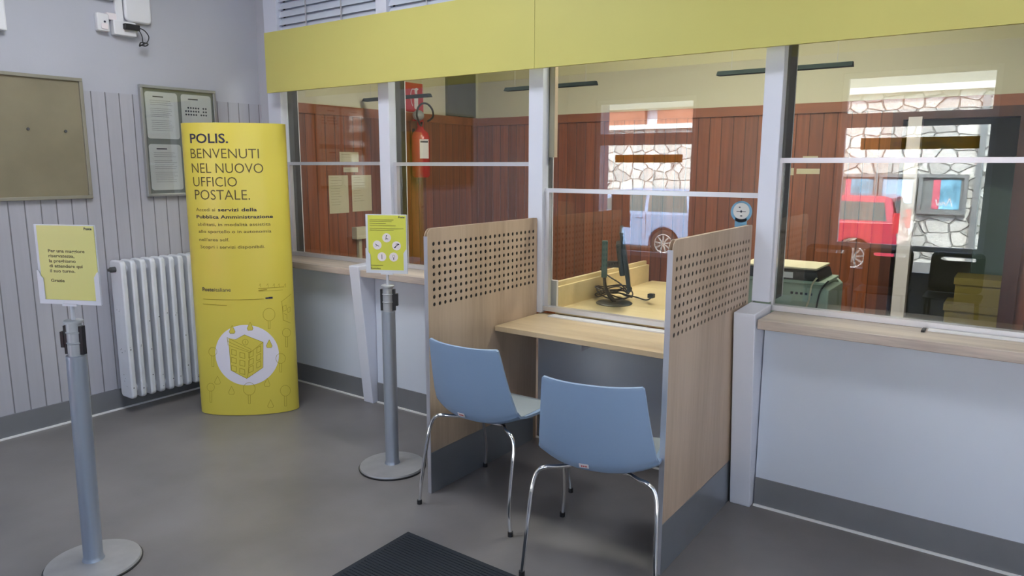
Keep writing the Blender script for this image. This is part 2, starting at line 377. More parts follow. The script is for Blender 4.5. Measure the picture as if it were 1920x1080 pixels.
wC = street_window('window_added', 5.3, 7.1, .5, 2.45, [(1.93, 2.05)], 'wide window to the street')  # out of view, added to let more daylight into the room
def film_strip(x0, x1, z0, z1, label):
    e = empty('window_sticker', (0, FW-.068, 0), label=label, cat='sticker', group='amber strips on the street windows')
    bx('strip', (x0, x1, 0, .0006, z0, z1), 'film', e)
    bm = bmesh.new(); h = z1-z0
    merge(bm, text_bm('Posteitaliane', h*.72, .01, 'CENTER'), lambda x, y: ((x0+x1)/2+.0-x, .0012, z0+h*.27+y))
    link('lettering', bm, 'ink', e)
film_strip(.62, 1.46, 1.60, 1.69, 'amber strip reading Posteitaliane reflected beside the white framed left window')
film_strip(3.27, 4.24, 1.72, 1.83, 'amber strip reading Posteitaliane on the door glass above the red car reflection')

# ---------------------------------------------------------------- counter front
def counter(name, x0, x1, y, ztop, label):
    e = empty('service_counter', (x0, y, 0), label=label, cat='counter')
    L = x1-x0
    bx('front_panel', (0, L, 0, .03, 0, ztop), 'white', e)
    bx('kick_plate', (0, L, -.006, 0, .0, .137), 'skirt', e)
    bx('sealant_line', (0, L, -.016, -.006, 0, .009), 'bead', e)
    return e
counter('counter_front', .035, 1.165, 0, .855, 'white counter front below the leftmost two small windows, beside the yellow column')
counter('counter_front', 1.262, 2.438, 0, .855, 'white counter front between the slanted white bracket and left screen')
counter('counter_front', 2.462, 3.60, YP+.01, .70, 'recessed white counter front under the desk between the screens')
counter('counter_front', 3.748, 6.6, 0, .855, 'long white counter front on the right under the widest window')
def sill(x0, x1, label, notch=None):
    e = empty('oak_shelf', (x0, -.125, .86), label=label, cat='shelf')
    bm = bmesh.new(); box(bm, 0, x1-x0, 0, .245, 0, .042); link('board', bm, 'sill', e, bevel=.003)
    return e
sill(.02, 1.165, 'pale oak counter top under the leftmost window, ending at the slanted bracket')
sill(1.262, 2.438, 'pale oak counter top behind the leaflet stand, between bracket and left screen')
s3 = sill(3.75, 6.6, 'long pale oak counter top on the right under the widest window')
bx('tray_notch', (.600, .612, .15, .215, .0421, .050), 'black', s3, label='small dark notch')
bx('pass_tray', (.62, 1.55, .185, .232, .0425, .047), 'device', s3, label='shallow metal tray slot beside the window rail')
def bracket(x0, x1, label):
    bm = bmesh.new()
    prof = [(YP-.004, 0), (-.045, 0), (-.135, .91), (-.135, .925), (YP-.004, .935)]
    prism(bm, prof, x0, x1, lambda a, b, d: (d, a, b))
    return link('support_bracket', bm, 'whitewood', label=label, cat='bracket', bevel=.004)
bracket(1.17, 1.258, 'slanted white bracket post between two counter fronts, left of leaflet stand')
bracket(3.648, 3.742, 'slanted white bracket post beside the right perforated screen')

# posts, windows
def post(n, x0, x1, z0, label, jd=.085):
    e = empty(n, (x0, YP, z0), kind='structure', label=label)
    W = x1-x0; H = 3.3-z0
    bm = bmesh.new(); box(bm, 0, W, 0, .062, 0, H); link('post_body', bm, 'whitewood', e, bevel=.003)
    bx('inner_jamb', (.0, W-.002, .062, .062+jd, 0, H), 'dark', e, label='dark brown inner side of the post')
    bx('edge_strip', (W-.006, W, .062+jd, .068+jd, 0, H), 'tagw', e)
    return e
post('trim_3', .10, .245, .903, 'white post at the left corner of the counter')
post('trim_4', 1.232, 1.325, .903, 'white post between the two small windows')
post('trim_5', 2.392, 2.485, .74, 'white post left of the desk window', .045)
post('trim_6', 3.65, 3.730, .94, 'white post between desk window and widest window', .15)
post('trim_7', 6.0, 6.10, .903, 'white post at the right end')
bx('wall_counter', (-.2, .10, .161, .30, 0, 2.47), 'greywall', kind='structure', label='grey wall end beside the corner post')
bx('wall_counter_return', (0, .10, YP+.005, .16, 0, 3.3), 'greywall', kind='structure', label='grey wall return at the corner')
def cwindow(n, x0, x1, z0, zb, z1, label, t=.026):
    e = empty(n, (x0, YG, z0), kind='structure', label=label); W = x1-x0; H = z1-z0; r = .022
    bm = bmesh.new()
    box(bm, 0, W, -.045, .0, 0, r+.003)                                    # bottom rail
    box(bm, 0, t, -.03, .0, r+.003, zb-z0-.011); box(bm, W-.008, W, -.03, .0, r+.003, zb-z0-.011)      # stiles of the lower sash
    box(bm, 0, W, -.03, .0, zb-z0-.011, zb-z0+.011)                    # meeting bar
    link('window_frame', bm, 'alu', e)
    bx('pane', (t, W-.008, -.008, -.004, r+.003, zb-z0-.011), 'glass', e)
    bx('pane', (.001, W-.001, -.008, -.004, zb-z0+.011, H), 'glass', e)
    return e
cwindow('window_3', .245, 1.232, .903, 1.567, 2.46, 'leftmost small counter window')
cwindow('window_4', 1.325, 2.392, .903, 1.564, 2.46, 'small counter window with fire extinguisher behind')
cwindow('window_5', 2.485, 3.65, .752, 1.422, 2.46, 'counter window above the desk')
cwindow('window_6', 3.730, 6.0, .903, 1.580, 2.46, 'widest counter window on the right', .012)
jb = empty('trim_9', (2.486, .163, 1.60), kind='structure', label='beech strip beside the post of the desk window')
bx('strip', (0, .034, 0, .03, 0, .85), 'beech', jb)

# louvres above the fascia
def louvre(n, x0, x1, label):
    e = empty(n, (x0, YP+.02, 2.46), kind='structure', label=label); W = x1-x0
    bm = bmesh.new()
    for i in range(16):
        z = .01+i*.052
        prism(bm, [(.0, z), (.004, z), (.028, z+.051), (.024, z+.051)], 0, W, lambda a, b, d: (d, a, b))
    link('slats', bm, 'white', e)
    bm = bmesh.new()
    for f in (.30, .66): box(bm, W*f-.004, W*f+.004, -.006, .0, 0, .84)
    link('tie_rods', bm, 'alu', e)
    bx('backing', (0, W, .06, .075, 0, .84), 'white', e)
louvre('trim_10', .245, 1.232, 'white louvre grille above the yellow fascia, left bay')
louvre('trim_11', 1.325, 2.392, 'white louvre grille above the yellow fascia, second bay')
bx('wall_header_office', (-.2, 6.8, .27, .36, 2.47, 3.45), 'cream', kind='structure', label='wall over the counter windows, office side')
bx('wall_header', (2.52, 6.6, YP+.065, .27, 2.46, 3.3), 'whitewall', kind='structure', label='wall above the counter windows')
fa = empty('fascia_panel', (.262, -.02, 2.05), label='long plain yellow fascia board above the counter windows', cat='sign')
bm = bmesh.new(); box(bm, 0, 2.245, 0, .018, 0, .40); link('left_board', bm, 'yellow', fa)
bm = bmesh.new(); box(bm, 2.247, 6.2, 0, .018, 0, .40); link('right_board', bm, 'yellow', fa)
for x in (.1, 1.02, 2.18, 3.42, 5.76): bx('bracket', (x, x+.04, .018, .119, .33, .37), 'alu', fa)

# desk, channel
dk = empty('customer_desk', (2.462, -.30, .708), label='pale wood desk shelf between the two perforated screens', cat='desk')
bm = bmesh.new(); box(bm, 0, 1.153, 0, .445, 0, .027); link('board', bm, 'desk', dk, bevel=.002)
bx('metal_channel', (.10, 1.10, .350, .408, .0275, .034), 'device', dk, label='pale metal strip along the glass')
bx('bracket', (.40, .404, .20, .40, -.09, 0), 'edge', dk)

# perforated screens
def screen(x, ztop, label, yb):
    e = empty('privacy_screen', (x, -.80, 0), label=label, cat='partition', group='perforated screens at the desk')
    L = yb+.80
    outer = roundrect(0, L, .0, ztop, (0, .012, .035, 0))
    hs = [outer]; inner = roundrect(0, L, .0, ztop, (0, .012, .035, 0))
    for i in range(22):
        for j in range(9):
            cx, cz = .042+i*.0388, ztop-.072-j*.0352
            if cx < L-.02: hs.append([(cx+0.0094*math.cos(2*math.pi*k/14), cz+0.0094*math.sin(2*math.pi*k/14)) for k in range(14)])
    bm = curve_mesh(hs, .0014)
    for v in bm.verts: v.co = Vector((v.co.z+.0076, v.co.x, v.co.y))
    b2 = curve_mesh(hs, .0014); mp = {v: bm.verts.new((v.co.z-.0076, v.co.x, v.co.y)) for v in b2.verts}
    for f in b2.faces: bm.faces.new([mp[v] for v in f.verts])
    b2.free(); box(bm, -.0062, .0062, 0, L-.001, 0, ztop-.385); box(bm, -.0062, .0062, .04, L-.015, ztop-.049, ztop-.001)
    link('panel', bm, 'beech', e)
    bx('black_layer', (-.0062, .0062, .001, L-.001, ztop-.384, ztop-.05), 'rubber', e, label='black felt behind the holes')  # black sheet inside the board, makes every hole dark
    bm = bmesh.new(); box(bm, -.0105, .0105, -.003, .0, .0, ztop-.035); link('edge_strip', bm, 'edge', e)
    for sx in (-1, 1):
        x0, x1 = sorted((sx*.0094, sx*.0115)); bx('kick_plate', (x0, x1, 0.001, L-.03, 0, .205), 'brushed', e)
    return e
screen(2.449, 1.272, 'left perforated beech screen, to the left of both blue chairs', .095)
screen(3.628, 1.292, 'right perforated beech screen, beside the right slanted bracket', .095)

# ---------------------------------------------------------------- chairs
def chair_shell():
    """side profile (y, z) with half width; the seat curves up into the back"""
    prof = [(.235, .418, .195, .0), (.225, .436, .205, .0), (.18, .447, .215, .004), (.10, .445, .222, .012), (.0, .438, .221, .018), (-.09, .430, .225, .032),
            (-.155, .432, .229, .044), (-.195, .448, .229, .050), (-.222, .482, .225, .050), (-.238, .54, .219, .046), (-.252, .61, .209, .040), (-.266, .69, .199, .034), (-.278, .76, .191, .030), (-.283, .790, .187, .028), (-.284, .797, .180, .027)]
    # densify
    P = []
    for i in range(len(prof)-1):
        for k in range(3):
            t = k/3; P.append([a*(1-t)+b*t for a, b in zip(prof[i], prof[i+1])])
    P.append(prof[-1]); n = len(P); m = 16
    bm = bmesh.new(); G = []
    for i, (y, z, hw, lift) in enumerate(P):
        a, b = P[max(i-1, 0)], P[min(i+1, n-1)]
        t = Vector((0, b[0]-a[0], b[1]-a[1])).normalized(); nn = Vector((0, -t.z, t.y))
        if nn.dot(Vector((0, 1, 1))) < 0: nn = -nn
        row = []
        for j in range(m+1):
            u = 2*j/m-1; bend = lift*1.3*abs(u)**2.4
            row.append((Vector((hw*u, y, z))+nn*bend, nn))
        G.append(row)
    T = .0055
    top = [[bm.verts.new(p+nn*T) for p, nn in r] for r in G]; bot = [[bm.verts.new(p-nn*T) for p, nn in r] for r in G]
    return bm, top, bot, n, m
def make_chair(label):
    root = empty('visitor_chair', label=label, cat='chair', group='blue visitor chairs at the desk')
    bm, top, bot, n, m = chair_shell()
    for i in range(n-1):
        for j in range(m):
            bm.faces.new((bot[i][j], bot[i][j+1], bot[i+1][j+1], bot[i+1][j]))
            bm.faces.new((top[i][j], top[i+1][j], top[i+1][j+1], top[i][j+1]))
    for i in range(n-1):
        for j in (0, m): bm.faces.new((top[i][j], bot[i][j], bot[i+1][j], top[i+1][j]))
    for i in (0, n-1):
        for j in range(m): bm.faces.new((top[i][j], top[i][j+1], bot[i][j+1], bot[i][j]))
    link('shell', bm, 'chair', root, smooth=True)
    # grey pad lying in the seat
    bm, top, bot, n, m = chair_shell()
    k0, k1 = 2, 19
    A = [[bm.verts.new(v.co+Vector((0, 0, .0015))) for v in r[1:-1]] for r in top[k0:k1]]
    B = [[bm.verts.new(v.co+Vector((0, 0, .0006))) for v in r[1:-1]] for r in top[k0:k1]]
    for r in top+bot:
        for v in r: bm.verts.remove(v)
    for i in range(len(A)-1):
        for j in range(len(A[0])-1):
            bm.faces.new((A[i][j], A[i][j+1], A[i+1][j+1], A[i+1][j])); bm.faces.new((B[i][j], B[i+1][j], B[i+1][j+1], B[i][j+1]))
    for i in range(len(A)-1):
        for j in (0, len(A[0])-1): bm.faces.new((A[i][j], B[i][j], B[i+1][j], A[i+1][j]))
    for i in (0, len(A)-1):
        for j in range(len(A[0])-1): bm.faces.new((A[i][j], A[i][j+1], B[i][j+1], B[i][j]))
    link('seat_pad', bm, 'seatgrey', root, smooth=True, label='grey seat pad')
    for sx in (-1, 1):
        for yf, yt, yi in ((-.258, -.185, -.09), (.252, .165, .10)):
            pts = [(sx*.258, yf, .006), (sx*.248, yf*.93+yt*.07, .12), (sx*.240, yt*.55+yf*.45, .30), (sx*.235, yt*.78+yf*.22, .362), (sx*.222, yt*.93+yf*.07, .402), (sx*.196, yt*.97+yi*.03, .422), (sx*.160, yt*.7+yi*.3, .420), (sx*.10, yi, .408), (sx*.03, yi, .408)]
            bm = bmesh.new(); tube(bm, smooth_path(pts, 6), .0085, 12); lg = link('leg', bm, 'chrome', root, smooth=True)
            bm = bmesh.new(); cyl(bm, (sx*.258, yf, .010), .0115, .02, 16); link('foot', bm, 'rubber', lg)
    bm = bmesh.new(); box(bm, -.11, .11, -.11, .12, .416, .428); link('mounting_plate', bm, 'black', root, bevel=.004)
    # small label at the foot of the back
    lb = bmesh.new(); rr = Matrix.Translation((-.030, -.2245, .470)) @ Matrix.Rotation(R(28), 4, 'X')
    box(lb, -.018, .018, -.001, .001, -.010, .010, rr); tg = link('care_label', lb, 'tagw', root, label='small white and red label')
    lb = bmesh.new()
    for x in (-.010, -.002, .006): box(lb, x, x+.005, -.0022, -.0009, -.003, .003, rr)
    link('print', lb, 'red', tg)
    return root
c1 = make_chair('light blue plastic chair on the left, close to the left screen')
c2 = copy_tree(c1); c2['label'] = 'light blue plastic chair on the right, nearer the viewer, beside the right screen'
c1.location = (2.738, -.650, 0); c1.rotation_euler.z = R(1)
c2.location = (3.398, -.806, 0); c2.rotation_euler.z = R(14)

# ---------------------------------------------------------------- totem
TC, TA, TB, TR, TH = Vector((.700, -.585, 0)), .305, .125, R(41), 1.80
def ell(u, z, off=0.0):
    """point on the near face of the totem at arc parameter u (metres from the middle, positive to the right)"""
    th = ell.tab(u); p = Vector((TA*math.sin(th), -TB*math.cos(th), 0)); nn = Vector((math.sin(th)/TA, -math.cos(th)/TB, 0)).normalized()
    p = p+nn*off; return Vector((TC.x+p.x*math.cos(TR)-p.y*math.sin(TR), TC.y+p.x*math.sin(TR)+p.y*math.cos(TR), z))
_T = [0.0]; _N = 600
for i in range(_N):
    a = math.pi/2*(i+.5)/_N; _T.append(_T[-1]+math.hypot(TA*math.cos(a), TB*math.sin(a))*math.pi/2/_N)
def _tab(u):
    s = abs(u); lo, hi = 0, _N
    while hi-lo > 1:
        mid = (lo+hi)//2
        if _T[mid] < s: lo = mid
        else: hi = mid
    a = (lo+(s-_T[lo])/max(_T[hi]-_T[lo], 1e-9))*math.pi/2/_N
    return math.copysign(a, u)
ell.tab = _tab
tot = empty('info_totem', (0, 0, 0), label='tall yellow oval column reading POLIS in front of the radiator', cat='totem')
bm = bmesh.new(); ring = 96
v0 = []; v1 = []
for i in range(ring):
    a = 2*math.pi*i/ring; x, y = TA*math.cos(a), TB*math.sin(a)
    q = (TC.x+x*math.cos(TR)-y*math.sin(TR), TC.y+x*math.sin(TR)+y*math.cos(TR))
    v0.append(bm.verts.new((*q, .003))); v1.append(bm.verts.new((*q, TH)))
for i in range(ring): bm.faces.new((v0[i], v0[(i+1)%ring], v1[(i+1)%ring], v1[i]))
bm.faces.new(v0); bm.faces.new(v1)
link('sleeve', bm, 'totem', tot, smooth=True)
def totem_part(name, items, m, off=.0012, label=None):
    """items: bmesh-building (src, fn) with fn giving (u, z)"""
    bm = bmesh.new()
    for src, fn in items:
        for v in src.verts: x, y = fn(v.co.x, v.co.y); v.co = Vector((x, 0, y))
        us = [v.co.x for v in src.verts]
        k = math.floor(min(us)/.008)
        while k*.008 < max(us):
            g = src.verts[:]+src.edges[:]+src.faces[:]
            bmesh.ops.bisect_plane(src, geom=g, plane_co=(k*.008, 0, 0), plane_no=(1, 0, 0)); k += 1
        mp = {v: bm.verts.new(ell(v.co.x, v.co.z, off)) for v in src.verts}
        for f in src.faces:
            try: bm.faces.new([mp[v] for v in f.verts])
            except ValueError: pass
        src.free()
    return link(name, bm, m, tot, label=label)
def T(txt, u, z, size, bold=0, sp=1.0, xs=1.0):
    return (text_bm(txt, size, bold, 'LEFT', sp, xs), lambda x, y: (u+x, z+y))
def stroke(pts, w=.0022, closed=False):
    """thin line as a ribbon"""
    bm = bmesh.new(); P = [Vector(p) for p in pts]
    if closed: P.append(P[0])
    for a, b in zip(P, P[1:]):
        d = (b-a).normalized(); nn = Vector((-d.y, d.x))*w/2; a2 = a-d*w*.3; b2 = b+d*w*.3
        bm.faces.new([bm.verts.new((q.x, q.y, 0)) for q in (a2-nn, b2-nn, b2+nn, a2+nn)])
    return (bm, lambda x, y: (x, y))
def fill(pts):
    bm = bmesh.new(); bm.faces.new([bm.verts.new((a, b, 0)) for a, b in pts]); return (bm, lambda x, y: (x, y))
def TW(txt, u, z, cap, width, bold=0):
    src = text_bm(txt, cap/.73, bold); xs = [v.co.x for v in src.verts]; k = width/(max(xs)-min(xs)); x0 = min(xs)
    return (src, lambda x, y: (u+(x-x0)*k, z+y))
totem_part('headline', [TW('POLIS.', -.238, 1.683, .056, .236, .018)], 'ink')
for it in ([TW('BENVENUTI', -.241, 1.594, .060, .408, -.004), TW('NEL NUOVO', -.240, 1.508, .060, .427, -.004), TW('UFFICIO', -.236, 1.428, .060, .270, -.004), TW('POSTALE.', -.231, 1.350, .062, .334, -.004)]): totem_part('headline', [it], 'ink2', label='thin dark capital lettering')
for it in ([TW('Accedi ai ', -.230, 1.281, .020, .125), TW('abilitati, in modalit\u00e0 assistita', -.226, 1.193, .020, .438), TW('allo sportello o in autonomia', -.222, 1.150, .020, .436), TW("nell'area self.", -.222, 1.101, .020, .190), TW('Scopri i servizi disponibili.', -.217, 1.057, .020, .390)]): totem_part('text_line', [it], 'ink2')
for it in ([TW('servizi della', -.088, 1.281, .021, .226, .016), TW('Pubblica Amministrazione', -.230, 1.238, .021, .458, .016)]): totem_part('bold_text_line', [it], 'ink')
totem_part('logo', [TW('Poste', -.225, .793, .024, .078, .02), TW('italiane', -.143, .793, .024, .101, -.002)], 'ink')

totem_part('white_disc', [fill([(.027+.193*math.cos(2*math.pi*k/72), .391+.193*math.sin(2*math.pi*k/72)) for k in range(72)])], 'lilac', .0008)
totem_part('building_drawing', [fill([(-0.076, 0.456), (-0.074, 0.501), (-0.026, 0.493), (0.023, 0.522), (0.130, 0.470), (0.119, 0.308), (0.021, 0.242), (-0.072, 0.297)])], 'totem', .0011)
totem_part('building_outline', [stroke([(-0.074, 0.456), (-0.072, 0.297), (0.021, 0.242), (0.121, 0.308), (0.130, 0.470), (0.023, 0.522), (-0.035, 0.491)], 0.0026, False), stroke([(-0.074, 0.456), (0.050, 0.407), (0.130, 0.470)], 0.0026, False), stroke([(-0.083, 0.506), (0.056, 0.429), (0.055, 0.413), (-0.080, 0.481)], 0.0026, True), stroke([(-0.083, 0.506), (-0.080, 0.456)], 0.0026, False), stroke([(0.050, 0.407), (0.026, 0.245)], 0.0026, False), stroke([(0.042, 0.474), (0.041, 0.469), (0.038, 0.464), (0.035, 0.460), (0.030, 0.458), (0.024, 0.457), (0.019, 0.458), (0.015, 0.461), (0.011, 0.465), (0.009, 0.470), (0.008, 0.475), (0.010, 0.481), (0.012, 0.486), (0.016, 0.490), (0.021, 0.492), (0.026, 0.493), (0.032, 0.492), (0.036, 0.489), (0.040, 0.485), (0.042, 0.480)], 0.0026, True), stroke([(0.026, 0.483), (0.025, 0.467)], 0.0026, False), stroke([(-0.060, 0.431), (-0.032, 0.423), (-0.034, 0.390), (-0.062, 0.399)], 0.0030, True), stroke([(-0.064, 0.380), (-0.035, 0.372), (-0.037, 0.340), (-0.066, 0.348)], 0.0030, True), stroke([(-0.067, 0.328), (-0.038, 0.320), (-0.040, 0.287), (-0.069, 0.295)], 0.0030, True), stroke([(-0.011, 0.412), (0.018, 0.403), (0.017, 0.371), (-0.013, 0.380)], 0.0030, True), stroke([(-0.014, 0.362), (0.016, 0.353), (0.014, 0.320), (-0.016, 0.329)], 0.0030, True), stroke([(-0.018, 0.309), (0.012, 0.300), (0.011, 0.268), (-0.020, 0.276)], 0.0030, True), stroke([(0.042, 0.407), (0.069, 0.420), (0.067, 0.386), (0.040, 0.373)], 0.0030, True), stroke([(0.039, 0.358), (0.067, 0.371), (0.065, 0.337), (0.038, 0.324)], 0.0030, True), stroke([(0.037, 0.312), (0.064, 0.325), (0.062, 0.290), (0.035, 0.277)], 0.0030, True), stroke([(0.091, 0.435), (0.115, 0.448), (0.114, 0.413), (0.089, 0.401)], 0.0030, True), stroke([(0.088, 0.387), (0.113, 0.399), (0.111, 0.365), (0.086, 0.352)], 0.0030, True), stroke([(0.085, 0.340), (0.110, 0.353), (0.109, 0.318), (0.084, 0.306)], 0.0030, True)], 'line', 0.0015)
totem_part('tree_drawing', [stroke([(0.209, 0.640), (0.207, 0.628), (0.201, 0.617), (0.193, 0.609), (0.183, 0.604), (0.172, 0.603), (0.161, 0.606), (0.152, 0.612), (0.144, 0.621), (0.140, 0.633), (0.139, 0.645), (0.141, 0.657), (0.147, 0.668), (0.155, 0.676), (0.165, 0.681), (0.176, 0.682), (0.187, 0.680), (0.196, 0.673), (0.204, 0.664), (0.208, 0.652)], 0.0022, True), stroke([(0.166, 0.605), (0.165, 0.553), (0.176, 0.552), (0.179, 0.604)], 0.0022, False)], 'line', 0.0015)
totem_part('tree_drawing', [stroke([(0.301, 0.512), (0.299, 0.503), (0.295, 0.496), (0.288, 0.491), (0.280, 0.489), (0.272, 0.489), (0.264, 0.491), (0.257, 0.496), (0.251, 0.503), (0.248, 0.511), (0.247, 0.520), (0.249, 0.528), (0.253, 0.535), (0.259, 0.541), (0.266, 0.544), (0.275, 0.544), (0.283, 0.541), (0.290, 0.536), (0.296, 0.529), (0.300, 0.521)], 0.0022, True), stroke([(0.265, 0.491), (0.263, 0.426), (0.276, 0.424), (0.279, 0.489)], 0.0022, False)], 'line', 0.0015)
totem_part('tree_drawing', [stroke([(0.258, 0.352), (0.256, 0.342), (0.251, 0.334), (0.244, 0.328), (0.236, 0.324), (0.227, 0.324), (0.218, 0.326), (0.210, 0.332), (0.204, 0.340), (0.201, 0.349), (0.200, 0.359), (0.202, 0.369), (0.206, 0.378), (0.213, 0.384), (0.221, 0.388), (0.230, 0.388), (0.239, 0.385), (0.247, 0.380), (0.253, 0.371), (0.257, 0.362)], 0.0022, True), stroke([(0.220, 0.326), (0.219, 0.268), (0.231, 0.266), (0.234, 0.324)], 0.0022, False)], 'line', 0.0015)
totem_part('tree_drawing', [stroke([(0.068, 0.173), (0.065, 0.161), (0.060, 0.150), (0.051, 0.141), (0.041, 0.136), (0.030, 0.134), (0.019, 0.136), (0.009, 0.143), (0.001, 0.152), (-0.003, 0.163), (-0.004, 0.176), (-0.002, 0.189), (0.004, 0.200), (0.013, 0.209), (0.023, 0.214), (0.034, 0.216), (0.045, 0.213), (0.055, 0.207), (0.062, 0.198), (0.067, 0.186)], 0.0022, True), stroke([(0.023, 0.136), (0.022, 0.077), (0.033, 0.077), (0.036, 0.136)], 0.0022, False)], 'line', 0.0015)
totem_part('tree_drawing', [stroke([(0.280, 0.136), (0.277, 0.125), (0.272, 0.117), (0.264, 0.110), (0.255, 0.107), (0.245, 0.107), (0.236, 0.110), (0.227, 0.117), (0.221, 0.126), (0.217, 0.136), (0.216, 0.147), (0.218, 0.157), (0.223, 0.166), (0.230, 0.173), (0.239, 0.177), (0.249, 0.177), (0.259, 0.173), (0.267, 0.167), (0.274, 0.158), (0.278, 0.147)], 0.0022, True), stroke([(0.239, 0.110), (0.237, 0.041), (0.249, 0.039), (0.252, 0.108)], 0.0022, False)], 'line', 0.0015)
totem_part('tree_drawing', [stroke([(-0.154, 0.414), (-0.156, 0.405), (-0.161, 0.398), (-0.167, 0.391), (-0.175, 0.387), (-0.184, 0.385), (-0.193, 0.386), (-0.201, 0.389), (-0.207, 0.395), (-0.211, 0.402), (-0.211, 0.411), (-0.209, 0.420), (-0.204, 0.428), (-0.197, 0.434), (-0.189, 0.439), (-0.180, 0.440), (-0.171, 0.439), (-0.164, 0.436), (-0.158, 0.430), (-0.155, 0.422)], 0.0022, True), stroke([(-0.192, 0.386), (-0.195, 0.316), (-0.182, 0.316), (-0.176, 0.387)], 0.0022, False)], 'line', 0.0015)
totem_part('tree_drawing', [stroke([(-0.187, 0.183), (-0.189, 0.175), (-0.193, 0.167), (-0.200, 0.161), (-0.208, 0.157), (-0.217, 0.155), (-0.226, 0.155), (-0.234, 0.158), (-0.240, 0.163), (-0.243, 0.170), (-0.244, 0.178), (-0.242, 0.186), (-0.237, 0.194), (-0.230, 0.200), (-0.221, 0.205), (-0.213, 0.207), (-0.204, 0.206), (-0.197, 0.203), (-0.191, 0.198), (-0.188, 0.191)], 0.0022, True), stroke([(-0.225, 0.155), (-0.229, 0.081), (-0.214, 0.083), (-0.208, 0.157)], 0.0022, False)], 'line', 0.0015)
totem_part('bush_drawing', [stroke([(-0.047, 0.582), (-0.038, 0.560), (-0.031, 0.542), (-0.038, 0.531), (-0.063, 0.531), (-0.068, 0.542), (-0.059, 0.560)], 0.0022, True)], 'line', 0.0015)
totem_part('bush_drawing', [stroke([(0.061, 0.600), (0.070, 0.578), (0.076, 0.559), (0.070, 0.549), (0.046, 0.549), (0.041, 0.561), (0.049, 0.578)], 0.0022, True)], 'line', 0.0015)
totem_part('bush_drawing', [stroke([(0.167, 0.483), (0.176, 0.460), (0.182, 0.442), (0.176, 0.431), (0.152, 0.433), (0.147, 0.445), (0.155, 0.462)], 0.0022, True)], 'line', 0.0015)
totem_part('bush_drawing', [stroke([(-0.161, 0.257), (-0.151, 0.235), (-0.144, 0.217), (-0.151, 0.206), (-0.179, 0.204), (-0.185, 0.215), (-0.175, 0.234)], 0.0022, True)], 'line', 0.0015)
totem_part('bush_drawing', [stroke([(-0.075, 0.193), (-0.066, 0.171), (-0.059, 0.152), (-0.066, 0.141), (-0.092, 0.141), (-0.097, 0.152), (-0.088, 0.171)], 0.0022, True)], 'line', 0.0015)
totem_part('bush_drawing', [stroke([(0.142, 0.236), (0.151, 0.212), (0.157, 0.193), (0.151, 0.182), (0.127, 0.185), (0.122, 0.196), (0.130, 0.214)], 0.0022, True)], 'line', 0.0015)
totem_part('bush_drawing', [stroke([(0.155, 0.095), (0.164, 0.071), (0.171, 0.052), (0.165, 0.041), (0.140, 0.043), (0.135, 0.055), (0.144, 0.073)], 0.0022, True)], 'line', 0.0015)
totem_part('house_drawing', [stroke([(0.249, 0.716), (0.279, 0.735), (0.319, 0.758)], 0.0026, False), stroke([(0.254, 0.714), (0.257, 0.600), (0.303, 0.573)], 0.0026, False), stroke([(0.257, 0.685), (0.279, 0.693), (0.280, 0.660), (0.260, 0.655)], 0.0020, True), stroke([(0.289, 0.671), (0.307, 0.677), (0.305, 0.647), (0.289, 0.643)], 0.0020, True), stroke([(0.264, 0.639), (0.282, 0.630), (0.281, 0.602)], 0.0020, False)], 'line', 0.0015)
totem_part('bush_fill', [fill([(-0.047, 0.582), (-0.038, 0.560), (-0.031, 0.542), (-0.038, 0.531), (-0.063, 0.531), (-0.068, 0.542), (-0.059, 0.560)])], 'totem', .0012)
totem_part('bush_fill', [fill([(0.061, 0.600), (0.070, 0.578), (0.076, 0.559), (0.070, 0.549), (0.046, 0.549), (0.041, 0.561), (0.049, 0.578)])], 'totem', .0012)
totem_part('bush_fill', [fill([(0.167, 0.483), (0.176, 0.460), (0.182, 0.442), (0.176, 0.431), (0.152, 0.433), (0.147, 0.445), (0.155, 0.462)])], 'totem', .0012)
totem_part('small_print', [stroke([(-0.224, 0.743), (0.147, 0.742)], 0.0030, False), stroke([(-0.229, 0.712), (-0.072, 0.707)], 0.0030, False), stroke([(0.121, 0.809), (0.273, 0.809)], 0.0040, False), stroke([(0.131, 0.792), (0.262, 0.790)], 0.0020, False), stroke([(0.122, 0.796), (0.168, 0.800)], 0.0060, False), stroke([(0.126, 0.826), (0.133, 0.838), (0.134, 0.816)], 0.0020, False), stroke([(0.169, 0.824), (0.177, 0.836), (0.178, 0.813)], 0.0020, False), stroke([(0.206, 0.821), (0.214, 0.834), (0.215, 0.811)], 0.0020, False), stroke([(0.235, 0.819), (0.243, 0.831), (0.244, 0.809)], 0.0020, False), stroke([(0.273, 0.816), (0.282, 0.828), (0.283, 0.805)], 0.0020, False)], 'line', .0013)
totem_part('small_logos', [stroke([(0.161, 0.746), (0.173, 0.746)], 0.0100, False), stroke([(0.180, 0.747), (0.197, 0.747)], 0.0120, False)], 'ink', .0013)

